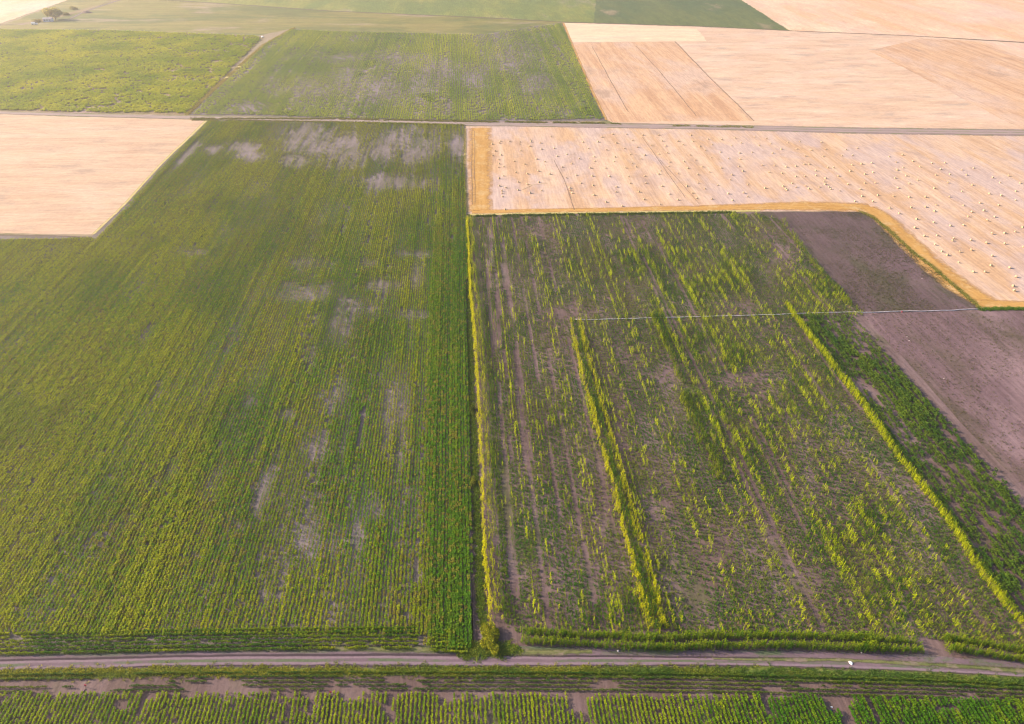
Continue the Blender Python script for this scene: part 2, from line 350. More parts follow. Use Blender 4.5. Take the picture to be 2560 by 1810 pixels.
# right block
F2 = [(1165, 540), (1421, 535), (1730, 531), (2160, 529), (2182, 541), (2291, 640), (2449, 769), (2560, 773), (3300, 800), (3600, 1700), (2560, 1655), (2299, 1636), (1660, 1630), (1300, 1618), (1180, 1640), (1178, 1400), (1168, 1000)]
sheet('crop_field', F2, Z, M['soil'], 'purplish brown soil between the sparse corn rows')
DARK = [(1944, 548), (1880, 531), (2160, 529), (2182, 541), (2291, 640), (2449, 769), (2252, 781), (2149, 781), (2075, 690), (1975, 580)]
sheet('ploughed_field', DARK, Z * 2, M['soil_dark'], 'dark purple-brown bare soil plot above the white hose')
BARE = [(2149, 781), (2252, 781), (2449, 776), (2560, 776), (3300, 805), (3500, 1500), (2560, 1225), (2547, 1207), (2409, 1065), (2267, 903)]
sheet('ploughed_field', BARE, Z * 2, M['soil_bare'], 'lilac-pink bare ploughed plot below the white hose')
F3 = [(-700, 1660), (0, 1676), (473, 1664), (900, 1664), (1730, 1664), (2054, 1668), (2560, 1692), (3300, 1730), (3300, 2300), (-700, 2300)]
sheet('crop_field', F3, Z, M['soil'], 'purple soil under the crop rows on the near side of the road')

# roads
def road(name, pts, widths, label, mat, z, dips):
    pl = np.array(gp(pts)); L = np.concatenate([[0], np.cumsum(np.linalg.norm(np.diff(pl, axis=0), axis=1))])
    n = int(L[-1] / 1.0); s = np.linspace(0, L[-1], n + 1)
    c = np.stack([np.interp(s, L, pl[:, 0]), np.interp(s, L, pl[:, 1])], -1); w = np.interp(s, L, np.array(widths, float))
    k = 9; ker = np.ones(k) / k
    for i in range(2): c[k:-k, i] = np.convolve(c[:, i], ker, 'same')[k:-k]
    tg = np.gradient(c, axis=0); tg /= np.linalg.norm(tg, axis=1)[:, None]; nr = np.stack([-tg[:, 1], tg[:, 0]], -1)
    K = 32; V = []; U = []
    for j in range(K + 1):
        t = j / K; pt = c + nr * (w * (t - .5))[:, None]
        zz = z + 0.05 * math.sin(math.pi * t) ** 0.5
        h = np.full(n + 1, zz)
        for (d, wd, dep) in dips:
            h = h - dep * np.exp(-((t - d - (fbm(s * 0.05, s * 0 + d * 9, 8) - .5) * 0.06) / wd) ** 2)
        h = h + (vn(pt[:, 0] * 1.3, pt[:, 1] * 1.3, 3) - .5) * 0.03
        if j in (0, K): h[:] = z - 0.02
        V.append(np.hstack([pt, np.maximum(h, z - 0.03)[:, None]])); U.append(np.stack([s, np.full(n + 1, t)], -1))
    V = np.concatenate(V); U = np.concatenate(U)
    Q = np.concatenate([np.stack([np.arange(n) + j * (n + 1), np.arange(n) + 1 + j * (n + 1), np.arange(n) + n + 2 + j * (n + 1), np.arange(n) + n + 1 + j * (n + 1)], -1) for j in range(K)])
    me = np_mesh(name, V, Q)
    if me.polygons[0].normal.z < 0: me.flip_normals()
    l = me.uv_layers.new(name='UVMap'); vi = np.zeros(Q.size, np.int32); me.loops.foreach_get('vertex_index', vi)
    l.data.foreach_set('uv', U[vi].astype(np.float32).ravel())
    o = link(name, me, mat); tag(o, label, 'road', None, 'structure'); return o
def road_mat(name, base, pale, grass, dark, tracks):
    t = NT(name)
    u = t.n('ShaderNodeUVMap'); sp = t.n('ShaderNodeSeparateXYZ'); t.l(u.outputs[0], sp.inputs[0]); v = sp.outputs[1]
    p = t.pos(0); n1 = t.noise(t.pos(0, (0.12, 0.5, 1)), 1, 6, 0.65); n2 = t.noise(p, 2.5, 6, 0.7)
    wv = t.math('ADD', v, t.math('MULTIPLY', t.math('SUBTRACT', n1, 0.5), 0.16))
    c = t.mix(t.ramp(n1, 0.35, 0.7), base, tuple(x * 1.25 for x in base))
    for (d, wd, colr, amt) in tracks:
        dd = t.math('ABSOLUTE', t.math('SUBTRACT', wv, d))
        colr = {'p': pale, 'g': grass, 'd': dark}[colr]
        f = t.ramp(dd, wd, wd * 0.35, 0, amt)
        if colr is grass: f = t.math('MULTIPLY', f, t.ramp(t.noise(t.pos(0, (0.10, 0.3, 1)), 1, 6, 0.7), 0.44, 0.58))
        c = t.mix(f, c, colr)
    c = t.mix(0.5, c, t.mix(t.ramp(n2, 0.25, 0.75), (0.38, 0.38, 0.39), (0.64, 0.62, 0.62)), 'OVERLAY')
    t.color(c); t.bump(n2, 0.5, 0.06)
    e = t.math('MINIMUM', v, t.math('SUBTRACT', 1.0, v)); n5 = t.noise(t.pos(0, (0.5, 0.5, 1)), 1, 6, 0.7)
    t.l(t.ramp(t.math('ADD', e, t.math('MULTIPLY', t.math('SUBTRACT', n5, 0.5), 0.4)), -0.03, 0.10), t.b.inputs['Alpha'])
    return t.m
M['road'] = road_mat('road_dirt', (0.130, 0.090, 0.108), (0.205, 0.148, 0.172), (0.085, 0.12, 0.055), (0.05, 0.034, 0.042),
    [(0.85, 0.18, 'g', 0.85), (0.32, 0.10, 'g', 0.8), (0.55, 0.07, 'd', 0.9), (0.45, 0.07, 'p', 0.8), (0.20, 0.08, 'p', 0.9), (0.09, 0.06, 'd', 1.0), (0.68, 0.1, 'g', 0.5)])
road('dirt_road', [(-700, 1672), (0, 1654), (250, 1649), (473, 1643), (900, 1640), (1300, 1642), (1730, 1645), (2054, 1650), (2300, 1660), (2560, 1675), (3300, 1715)], [4.2, 4.2, 4.1, 4.0, 4.4, 4.3, 3.3, 3.4, 3.4, 3.4, 3.4],
     'lilac-grey dirt road with wheel ruts crossing the near fields', M['road'], 0.04, [(0.53, 0.04, 0.07), (0.09, 0.04, 0.07), (0.45, .05, .03)])
M['track'] = road_mat('track_dirt', (0.24, 0.18, 0.17), (0.33, 0.25, 0.23), (0.16, 0.17, 0.06), (0.16, 0.11, 0.10),
    [(0.12, 0.12, 'g', 0.7), (0.88, 0.14, 'g', 0.8), (0.5, 0.1, 'g', 0.6), (0.34, 0.1, 'p', 0.8), (0.66, 0.1, 'p', 0.7), (0.2, 0.06, 'd', 0.5)])
road('farm_track', [(-700, 274), (0, 282), (252, 289), (473, 294), (830, 301), (1161, 309), (1422, 313), (1730, 317), (1912, 321), (2110, 326), (2560, 332), (3300, 346)], [4.5, 4.5, 5, 6, 8, 8, 8, 9, 10, 11, 12, 12],
     'grassy grey farm track crossing between the middle and far fields', M['track'], 0.05, [(0.34, 0.06, 0.06), (0.66, 0.06, 0.06)])

# margins and furrows lying on the soil
z2 = Z * 5
ribbon('field_margin', [(1200, 320), (1200, 430), (1202, 530)], [13, 11.5, 10], z2, M['ochre_edge'], 'ochre uncut straw strip down the short side of the bale field', cat='margin')
ribbon('field_margin', [(1180, 530), (1421, 526), (1730, 521), (1900, 517), (2040, 515), (2178, 520)], [4.5, 4.5, 6, 8, 10, 10], z2 + .012, M['ochre_edge'], 'ochre straw strip along the bottom of the bale field', cat='margin')
ribbon('field_margin', [(2168, 518), (2214, 548), (2264, 600), (2330, 660), (2400, 718), (2475, 762)], [9, 10, 10, 11, 11, 10], z2 + .024, M['ochre_edge'], 'broad ochre straw strip slanting beside the dark soil plot', cat='margin')
ribbon('field_margin', [(2440, 758), (2560, 764), (3300, 790)], [6, 6, 6], z2 + .03, M['ochre_edge'], 'ochre straw strip ending at the white hose corner', cat='margin')
ribbon('grass_margin', [(2150, 529), (2180, 541), (2226, 580), (2291, 638), (2334, 669), (2400, 727), (2452, 772)], 1.6, z2 + .04, M['green_edge'], 'yellow-green grass line on the edge of the dark soil plot', cat='margin')
ribbon('grass_margin', [(1163, 322), (1162, 434), (1166, 532)], 1.2, z2 + .04, M['pale_edge'], 'pale dry grass line between green field and bale field', cat='margin')
ribbon('grass_margin', [(1170, 537), (1421, 533), (1730, 529), (1900, 527)], 2.0, z2 + .05, M['pale_edge'], 'pale trodden line under the bottom straw strip', cat='margin')
ribbon('grass_margin', [(735, 70), (660, 112), (560, 200), (467, 287)], [3, 3, 2.5, 2.2], z2 + .04, M['pale_edge'], 'pale dry strip slanting between yellow-green and patchy green fields', cat='margin')
ribbon('grass_margin', [(1408, 57), (1434, 120), (1478, 223), (1516, 300)], [2.2, 2, 2, 1.6], z2 + .04, M['ochre_edge'], 'ochre edge line of the ochre-streaked plot', cat='margin')
ribbon('grass_margin', [(517, 301), (394, 419), (316, 507), (233, 586)], [2, 1.6, 1.4, 1.4], z2 + .04, M['pale_edge'], 'dry straw edge of the slanting stubble boundary', cat='margin')
ribbon('ditch', [(380, -2), (600, 12), (830, 28), (1205, 44), (1406, 55), (1730, 65), (1975, 77), (2267, 89), (2560, 106), (3300, 150)], [5, 5, 5, 5, 3.5, 3, 3, 3, 3.5, 4], z2 + .05, M['ditch_and_shadow'], 'long thin dark ditch line across the far fields', cat='ditch')
ribbon('furrow', [(1688, 104), (1725, 143), (1785, 205), (1840, 258), (1885, 303)], [1.6, 1.6, 1.3, 1.3, 1.1], z2 + .05, M['furrow'], 'dark diagonal furrow across the peach stubble', cat='furrow')
ribbon('furrow', [(1606, 342), (1640, 392), (1680, 448), (1712, 494)], [.5, .6, .6, .5], z2 + .06, M['furrow'], 'thin dark wheel line through the bale field', cat='furrow')
ribbon('furrow', [(1385, 400), (1410, 450), (1428, 500), (1436, 525)], [.6, .8, .8, .6], z2 + .06, M['furrow'], 'short dark wheel line near the straw strip corner', cat='furrow')
ribbon('furrow', [(1650, 400), (1700, 455), (1750, 512)], [.4, .5, .4], z2 + .06, M['furrow'], 'faint dark line between bale lanes', cat='furrow')
ribbon('furrow', [(1480, 116), (1520, 190), (1570, 280)], [.7, 1.0, .8], z2 + .06, M['furrow'], 'dark streak down the ochre-streaked plot', cat='furrow')
ribbon('furrow', [(1590, 115), (1650, 180), (1700, 240), (1740, 290)], [.7, 1.0, 1.0, .7], z2 + .06, M['furrow'], 'second dark streak down the ochre-streaked plot', cat='furrow')
ribbon('straw_trail', [(1305, 474), (1330, 462), (1368, 458)], .7, z2 + .07, M['straw_line'], 'curved pale trail of loose straw in the bale field', cat='straw')
ribbon('furrow', [(-700, 590), (0, 588), (120, 590), (228, 593)], [1.8, 1.6, 1.3, 0.9], z2 + .05, M['ditch_and_shadow'], 'dark painted shadow line under the near edge of the slanting stubble field', cat='ditch')  # shadow below the stubble edge, painted as a dark strip
ribbon('soil_patch', [(120, 597), (180, 600), (228, 601)], [2.0, 3.5, 2.0], z2 + .06, M['lilac'], 'bare lilac soil patch under the stubble corner', cat='soil')
ribbon('field_margin', [(-100, 66), (60, 60), (160, 38), (260, 12), (330, -20)], [9, 9, 9, 9, 9], z2 + .05, M['meadow'], 'tan dry strip behind the lone tree', cat='margin')
ribbon('farm_path', [(175, 47), (215, 28), (262, 12), (300, 0), (360, -20)], 4, z2 + .06, M['lilac'], 'pale path running away behind the lone tree', cat='path')
ribbon('dirt_strip', [(1172, 800), (1176, 1000), (1184, 1200), (1196, 1450), (1208, 1600)], [1.2, 1.4, .5, .8, 2.0], z2, M['lilac'], 'bare lilac strip between the green field and the corn hedge', cat='strip')
ribbon('grass_verge', [(-700, 1700), (0, 1686), (473, 1680), (900, 1678), (1300, 1679), (1730, 1679), (2054, 1687), (2300, 1696), (2560, 1710), (3300, 1755)], [2.2, 2.2, 2.0, 1.8, 2.0, 2.4, 3.0, 3.0, 3.0, 3], z2, M['green_edge'], 'yellow-green grass verge along the near side of the road', cat='verge')
ribbon('grass_verge', [(-700, 1648), (0, 1634), (473, 1624), (900, 1620), (1240, 1632), (1480, 1630)], [1.4, 1.4, 1.4, 1.8, 2.0, 1.6], z2 + .05, M['verge'], 'thin worn grass on the far side of the road', cat='verge')

ribbon('grass_verge', [(1780, 1646), (1900, 1648), (2100, 1652), (2300, 1661), (2560, 1676), (3300, 1714)], [.5, .9, 1.1, 1.2, 1.3, 1.3], .125, M['verge'], 'thin grassy crown in the middle of the road past the white sack', cat='verge')
for xa in (1180, 1187):
    ribbon('furrow', [(xa, 328), (xa - 1, 430), (xa + 1, 512)], .5, z2 + .08, M['furrow'], 'thin dark wheel line down the ochre straw strip, ' + ('outer one by the pale grass' if xa < 1185 else 'inner one'), cat='furrow')

# ------------------------------------------------------------------ plant prototypes
def quad_leaf(p, d, L, w, droop, up=None):
    """leaf of two quads bent in the middle; returns 6 verts"""
    d = np.array(d, float); d /= np.linalg.norm(d)
    s = np.cross(d, (0, 0, 1)); s /= np.linalg.norm(s) + 1e-9
    m = np.array(p) + d * L * 0.5; e = m + (d * 0.5 + np.array((0, 0, -droop))) * L
    return [np.array(p) - s * w * .25, np.array(p) + s * w * .25, m - s * w * .5, m + s * w * .5, e - s * w * .2, e + s * w * .2]
def build_leaves(leaves):
    V = []; Q = []; lv = []
    for lf, val in leaves:
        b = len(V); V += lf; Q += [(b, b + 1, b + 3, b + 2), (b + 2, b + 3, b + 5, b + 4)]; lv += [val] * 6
    return np.array(V), np.array(Q), np.array(lv)
def stem(h, r, val=0.2, x=0, y=0):
    return [[np.array((x - r, y, 0)), np.array((x + r, y, 0)), np.array((x - r, y, h * .5)), np.array((x + r, y, h * .5)), np.array((x - r * .5, y, h)), np.array((x + r * .5, y, h))], val]
def bushy(rs, h, rad, n, lw, length=1.0):   # long in local X, the row direction
    L = []
    for i in range(n):
        a = rs.uniform(0, 6.283); k = rs.uniform(0.25, 1) ** 0.7; q = rs.uniform(0, 1) ** 0.6
        z = h * q; rr = rad * k * math.sqrt(max(0.05, 1 - (q - .35) ** 2 * 1.2))
        el = rs.uniform(-0.2, 0.9)
        d = (math.cos(a) * math.cos(el), math.sin(a) * math.cos(el), math.sin(el))
        p = np.array((math.cos(a) * rr * .45 * length, math.sin(a) * rr * .45, z * .82 + .04))
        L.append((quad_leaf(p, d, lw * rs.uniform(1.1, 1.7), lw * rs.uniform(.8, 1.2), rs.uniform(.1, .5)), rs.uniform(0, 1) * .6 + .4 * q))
    L.append((stem(h * .6, .02)[0], .1))
    return build_leaves(L)
def corn(rs, h, n=9, lw=.1, ll=.52):
    L = [(stem(h, .022)[0], .5)]
    a = rs.uniform(0, 6.28)
    for i in range(n):
        a += math.pi + rs.uniform(-.5, .5); z = h * (.12 + .8 * i / n); el = rs.uniform(.4, 1.05)
        d = (math.cos(a) * math.cos(el), math.sin(a) * math.cos(el), math.sin(el))
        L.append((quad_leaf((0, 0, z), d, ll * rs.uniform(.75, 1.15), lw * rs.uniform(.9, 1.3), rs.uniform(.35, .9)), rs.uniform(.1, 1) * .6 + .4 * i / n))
    for i in range(3):                                   # tassel
        b = rs.uniform(0, 6.28); d = (math.cos(b) * .4, math.sin(b) * .4, 1)
        L.append((quad_leaf((0, 0, h * .97), d, .28, .05, .1), 1.0))
    return build_leaves(L)
def proto_collection(name, parts, mat):
    c = bpy.data.collections.new(name)
    for i, (V, Q, lv) in enumerate(parts):
        me = np_mesh(name, V, Q, None, lv); me.materials.append(mat)
        c.objects.link(bpy.data.objects.new(name, me))
    return c
rs = np.random.default_rng(3)
P_BUSH = [bushy(rs, .85, .34, 26, .17, 1.5) for _ in range(6)]
P_LOW = [bushy(rs, .35, .30, 14, .12, 1.3) for _ in range(4)]
P_LUMP = [bushy(rs, .85, .85, 40, .30, 1.3) for _ in range(5)]
P_CORN = [corn(rs, 1.7) for _ in range(7)]
P_GRASS = []
for _ in range(4):
    L = []
    for i in range(16):
        a = rs.uniform(0, 6.28); r0 = rs.uniform(0, .3); el = rs.uniform(.5, 1.3)
        L.append((quad_leaf((math.cos(a * 3) * r0, math.sin(a * 3) * r0, 0), (math.cos(a) * math.cos(el), math.sin(a) * math.cos(el), math.sin(el)), rs.uniform(.2, .45), .05, .3), rs.uniform(0, 1)))
    P_GRASS.append(build_leaves(L))
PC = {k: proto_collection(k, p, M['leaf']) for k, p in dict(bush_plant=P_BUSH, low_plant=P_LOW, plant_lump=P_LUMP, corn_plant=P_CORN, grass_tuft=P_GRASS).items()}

_groups = {}
def inst_group(coll):
    if coll.name in _groups: return _groups[coll.name]
    g = bpy.data.node_groups.new('plants_' + coll.name, 'GeometryNodeTree')
    g.interface.new_socket('Geometry', in_out='INPUT', socket_type='NodeSocketGeometry')
    g.interface.new_socket('Geometry', in_out='OUTPUT', socket_type='NodeSocketGeometry')
    i = g.nodes.new('NodeGroupInput'); o = g.nodes.new('NodeGroupOutput')
    ci = g.nodes.new('GeometryNodeCollectionInfo'); ci.inputs['Collection'].default_value = coll; ci.inputs['Separate Children'].default_value = True; ci.inputs['Reset Children'].default_value = True
    ip = g.nodes.new('GeometryNodeInstanceOnPoints'); ip.inputs['Pick Instance'].default_value = True
    def attr(nm, ty):
        a = g.nodes.new('GeometryNodeInputNamedAttribute'); a.data_type = ty; a.inputs['Name'].default_value = nm; return a.outputs[0]
    m2p = g.nodes.new('GeometryNodeMeshToPoints')
    g.links.new(i.outputs[0], m2p.inputs['Mesh']); g.links.new(m2p.outputs[0], ip.inputs['Points'])
    g.links.new(ci.outputs[0], ip.inputs['Instance']); g.links.new(attr('pick', 'INT'), ip.inputs['Instance Index'])
    g.links.new(attr('rot', 'FLOAT_VECTOR'), ip.inputs['Rotation']); g.links.new(attr('sca', 'FLOAT_VECTOR'), ip.inputs['Scale'])
    g.links.new(ip.outputs[0], o.inputs[0]); _groups[coll.name] = g
    return g
NINST = [0]
def scatter(name, X, Y, S, tint, coll, label, cat, rot=None, height=None, along=1.0, across=1.0):
    n = len(X); NINST[0] += n
    me = bpy.data.meshes.new(name); me.vertices.add(n)
    me.vertices.foreach_set('co', np.stack([X, Y, np.full(n, .02)], -1).astype(np.float32).ravel())
    def put(nm, ty, key, d): me.attributes.new(nm, ty, 'POINT').data.foreach_set(key, d)
    put('tint', 'FLOAT_COLOR', 'color', np.hstack([np.clip(tint, 0, 1), np.ones((n, 1))]).astype(np.float32).ravel())
    put('pick', 'INT', 'value', rng.integers(0, len(coll.objects), n).astype(np.int32))
    rz = rng.uniform(0, 6.28, n) if rot is None else rot
    put('rot', 'FLOAT_VECTOR', 'vector', np.stack([rng.normal(0, .06, n), rng.normal(0, .06, n), rz], -1).astype(np.float32).ravel())
    hz = S if height is None else height
    put('sca', 'FLOAT_VECTOR', 'vector', np.stack([S * along, S * across, hz], -1).astype(np.float32).ravel())
    o = link(name, me, None); md = o.modifiers.new('plants', 'NODES'); md.node_group = inst_group(coll)
    tag(o, label, cat, None, 'stuff'); return o
def rowgrid(poly, row, step, jv=.06, ju=.3):
    p = np.array(poly); u, v = uv(p[:, 0], p[:, 1])
    vi = np.arange(math.floor(v.min() / row), math.ceil(v.max() / row) + 1)
    uu = np.arange(u.min(), u.max(), step)
    VI, UU = np.meshgrid(vi, uu); VI = VI.ravel(); UU = UU.ravel()
    V = VI * row + rng.normal(0, jv, len(VI)) + (fbm(UU * .012, VI * .02, 2) - .5) * row * .9 + (vn(UU * .15, VI * .13, 5) - .5) * row * .22; UU = UU + rng.uniform(-ju, ju, len(UU)) * step
    X, Y = xy(UU, V); m = inside(poly, X, Y)
    # keep only what stands near the picture (a margin for other camera positions)
    sx, sy = P(X, Y); m &= (sx > -420) & (sx < 2980) & (sy < 2050)
    return X[m], Y[m], VI[m], UU[m], V[m]
def rowrand(i, seed): return _h(i, i * 0 + 11, seed)
def patches(X, Y, lst):
    """soft bare patches, mapped in photo pixels scaled to 2296 wide"""
    sx, sy = P(X, Y); dx = sx / 1.115; dy = sy / 1.115; r = np.zeros(len(X))
    for (cx, cy, rx, ry, *k) in lst:
        sh = k[0] if k else 0.0
        ax = (dx - cx - sh * (dy - cy)) / rx; ay = (dy - cy) / ry
        r = np.maximum(r, np.exp(-(ax * ax + ay * ay) ** 1.2))
    return r
def lerp(a, b, t): return np.array(a)[None] * (1 - t[:, None]) + np.array(b)[None] * t[:, None]

GRN = (0.090, 0.195, 0.009); YEL = (0.270, 0.288, 0.010); DRK = (0.045, 0.125, 0.008); BRN = (0.20, 0.19, 0.025)

def rowrot(n, ang=None): return (ROW_ANG if ang is None else ang) - math.pi / 2 * 0 + rng.integers(0, 2, n) * math.pi + rng.normal(0, .12, n)
# ---- big left field
PATCH1 = [(690, 312, 80, 45), (770, 345, 70, 34), (660, 360, 40, 18), (850, 340, 40, 26), (930, 345, 50, 26), (420, 345, 14, 40, -1), (560, 350, 40, 16), (760, 730, 40, 50), (700, 590, 50, 14), (860, 640, 50, 14), (930, 620, 20, 30), (590, 1100, 30, 60, -.3), (470, 1080, 16, 40, -.5), (700, 325, 75, 32), (775, 330, 50, 30), (905, 320, 75, 38), (880, 410, 90, 18), (545, 330, 40, 14), (480, 335, 30, 12), (435, 565, 32, 10), (930, 570, 42, 10), (920, 705, 44, 13), (820, 590, 22, 9),
          (650, 640, 25, 8), (800, 690, 60, 25), (690, 660, 80, 18), (325, 750, 12, 34, -.6), (755, 890, 26, 45, -.25), (880, 920, 32, 70, -.1), (640, 930, 25, 12), (512, 940, 9, 20, -.5), (395, 980, 8, 10), (625, 1015, 6, 16), (715, 1000, 30, 34),
          (845, 1140, 26, 30), (690, 1210, 30, 50, -.2), (600, 1100, 9, 9), (718, 1112, 9, 10), (440, 1250, 6, 7), (480, 1310, 8, 9), (655, 1405, 22, 6), (535, 1180, 16, 14), (800, 1200, 14, 40), (745, 1220, 8, 50, -.15), (895, 1000, 8, 60, -.1),
          (375, 1060, 7, 30, -.5), (980, 1440, 22, 18), (1030, 330, 25, 40), (30, 1420, 20, 8), (350, 880, 6, 20, -.5), (575, 1010, 8, 30, -.4), (560, 900, 10, 14, -.4), (700, 800, 12, 25, -.3), (640, 1270, 6, 26, -.3), (590, 1330, 7, 10), (900, 1130, 5, 60, -.05), (860, 985, 6, 60, -.1), (770, 985, 6, 70, -.2)]
def field_left():
    X, Y, I, U, V = rowgrid(F1P, .72, .46)
    sx, sy = P(X, Y)
    far = Y > 230
    pb = np.clip(patches(X, Y, PATCH1) * (.35 + 1.1 * vn(U * .06, V * 1.1, 24)), 0, 1)
    n1 = fbm(U * .035, V * .10, 21); n2 = fbm(U * .10, V * .5, 22); n3 = fbm(U * .012, V * .03, 23)
    rr = rowrand(I, 3); rb = rowrand(I // 8, 4)
    dens = 1.0 - .30 * pb - .12 * ss(.55, .74, n1) - .22 * ss(.60, .75, n2)
    run = vn(U * .35, I * 7.3, 31)
    dens = dens - .16 * (rr > .84)  - .40 * pb * far - .30 * (rr > .90) * ss(600, 800, sx) * ss(.40, .6, vn(U * .035, I * 2.3, 16))
    headland = (sy > 1588) & (sx < 1060)
    band = ss(1062, 1076, sx) * ss(560, 640, sy)
    dens = np.maximum(dens, band * .97)
    keep = (run * .5 + rng.uniform(0, 1, len(X)) * .5 < dens * .85 + .08) & (dens > .05)
    keep &= ~headland
    sc = .84 + .22 * (rr - .5) + .35 * (n3 - .5) + rng.normal(0, .10, len(X)) - .22 * pb + .10 * band - .08 * ss(.55, .7, n1)
    t = np.clip(0.22 + .42 * rr + 1.3 * (fbm(U * .03, V * .10, 41) - .46) + .30 * ss(900, 300, sy) + .28 * ss(700, 0, sx) + rng.normal(0, .22, len(X)) - .40 * band, 0, 1)
    C = lerp(GRN, YEL, t)
    dk = ss(.52, .66, fbm(U * .03, V * .05, 44)) * .35 + band * .15; C = C * (1 - dk[:, None]) + np.array(DRK)[None] * dk[:, None]
    br = (rng.uniform(0, 1, len(X)) < .10 + .18 * ss(.5, .65, fbm(U * .03, V * .12, 47)))[:, None]; C = np.where(br, np.array(BRN)[None], C)
    k = keep
    scatter('leafy_crop', X[k], Y[k], np.clip(sc[k], .35, 1.4), C[k], PC['bush_plant'], rot=rowrot(k.sum()), along=1.3, across=(1.0 - (.40 + .25 * far) * pb + .18 * (rr - .5) + .1 * band)[k], label='dense green and yellow leafy crop rows filling the big left-hand field', cat='crop')
    # headland rows run along the road
    hx = np.array([-700, 0, 473, 900, 1043, 1072, 1165]); hy = np.array([1629, 1615, 1606, 1600, 1600, 1606, 1612])
    XX = []; YY = []
    pl = np.array(gp(list(zip(hx, hy))))
    q = resample(pl, .35); nr = np.array((0.0, 1.0))
    for k in range(6):
        o = q + nr * (k - 2.2) * .75 + rng.normal(0, .05, q.shape); XX.append(o[:, 0]); YY.append(o[:, 1])
    X = np.concatenate(XX); Y = np.concatenate(YY); sx, sy = P(X, Y)
    m = (rng.uniform(0, 1, len(X)) < .93) & ~((sx > 1046) & (sx < 1078)) & (vn(X * .3, Y * 1.3, 3) > .16) & (sx > -420)
    m &= ~((sx > 1140) & (sy < 1600)) 
    X = X[m]; Y = Y[m]
    t = np.clip(fbm(X * .1, Y * .3, 5) * 1.4 - .3 + rng.normal(0, .15, len(X)), 0, 1)
    scatter('leafy_crop', X, Y, rng.uniform(.75, 1.1, len(X)), lerp(DRK, YEL, t), PC['bush_plant'], 'green headland rows running along the road at the foot of the left field', 'crop', rot=rowrot(len(X), 0), along=1.25, across=.62)
field_left()

# ---- far fields
G1P = gp([(-420, 74), (0, 75), (276, 77), (640, 90), (652, 97), (468, 283), (252, 281), (0, 275), (-420, 270)])
def field_yellow():
    p = np.array(G1P); X = rng.uniform(p[:, 0].min(), p[:, 0].max(), 90000); Y = rng.uniform(p[:, 1].min(), p[:, 1].max(), 90000)
    m = inside(G1P, X, Y); X = X[m]; Y = Y[m]
    sx, sy = P(X, Y)
    n = fbm(X * .05, Y * .05, 51); n2 = fbm(X * .012, Y * .012, 52)
    d = ss(.18, .42, fbm(X * .16, Y * .16, 51) + .15 * (n2 - .5)) * (1 - .65 * ss(.52, .68, fbm(X * .10, Y * .12, 53)) * ss(150, 560, sx))
    k = rng.uniform(0, 1, len(X)) < d * .95; X = X[k]; Y = Y[k]
    t = np.clip(fbm(X * .06, Y * .06, 54) * 1.5 - .15 + rng.normal(0, .1, len(X)), 0, 1)
    scatter('leafy_crop', X, Y, rng.uniform(.8, 1.35, len(X)), lerp((.21, .29, .016), (.46, .46, .03), t), PC['plant_lump'], 'lumpy bright yellow-green crop of the distant field before the lone tree', 'crop', height=rng.uniform(.7, 1.2, len(X)))
field_yellow()
G2P = gp([(728, 74), (830, 79), (1205, 87), (1404, 58), (1430, 118), (1474, 221), (1510, 298), (1161, 302), (830, 295), (651, 288), (480, 286), (664, 110)])
PATCH2 = [(700, 200, 60, 32), (790, 190, 70, 40), (620, 195, 40, 20), (870, 205, 60, 35), (940, 190, 50, 40), (1000, 235, 12, 18), (1100, 80, 60, 18), (980, 160, 60, 30), (1150, 130, 60, 40), (1260, 250, 16, 10), (560, 240, 40, 14), (1060, 170, 40, 30), (1200, 190, 40, 30), (1150, 60, 60, 10), (900, 130, 60, 14), (770, 130, 60, 14)]
def field_far():
    X, Y, I, U, V = rowgrid(G2P, 1.25, 1.35, .1)
    sx, sy = P(X, Y); pb = patches(X, Y, PATCH2)
    n1 = fbm(U * .02, V * .06, 61); n2 = fbm(U * .01, V * .25, 62); rr = rowrand(I, 8)
    d = 1.05 - .45 * pb - .20 * ss(.5, .7, n1) - .25 * ss(.5, .68, n2) - .15 * (rr > .7)
    k = rng.uniform(0, 1, len(X)) < d
    t = np.clip(.5 * rr + 1.2 * (fbm(U * .02, V * .04, 63) - .4) + rng.normal(0, .1, len(X)), 0, 1)
    C = lerp((.19, .28, .03), (.46, .48, .05), t)
    scatter('leafy_crop', X[k], Y[k], (.62 + .25 * rng.uniform(0, 1, len(X)) - .2 * pb)[k], C[k], PC['plant_lump'], 'patchy dull green crop rows of the far middle field with bare grey soil', 'crop', height=np.full(k.sum(), .8))
field_far()

# ---- sparse corn field
F2P = gp([(1196, 545), (1421, 540), (1730, 536), (1890, 534), (1944, 548), (1975, 580), (2075, 690), (2149, 779), (2267, 903), (2409, 1065), (2547, 1207), (2700, 1360), (3000, 1640), (2560, 1620), (2299, 1596), (2000, 1592), (1660, 1590), (1500, 1592), (1300, 1575), (1256, 1570), (1243, 1400), (1220, 1000)])
GREEN2 = [(1440, 590, 110, 50), (1560, 640, 60, 40), (1640, 620, 60, 50), (1560, 760, 60, 45), (1480, 730, 30, 40), (1850, 640, 60, 40), (1880, 800, 40, 60), (1180, 560, 60, 25), (1100, 560, 30, 60), (1600, 960, 60, 80), (1680, 1000, 40, 60), (1860, 1220, 60, 70), (1230, 950, 40, 60), (1330, 1380, 60, 30), (1420, 1360, 60, 40), (2000, 1330, 80, 50), (1120, 880, 30, 60), (1640, 800, 50, 40), (1780, 900, 60, 60), (1100, 720, 20, 60), (1950, 1180, 60, 60)]
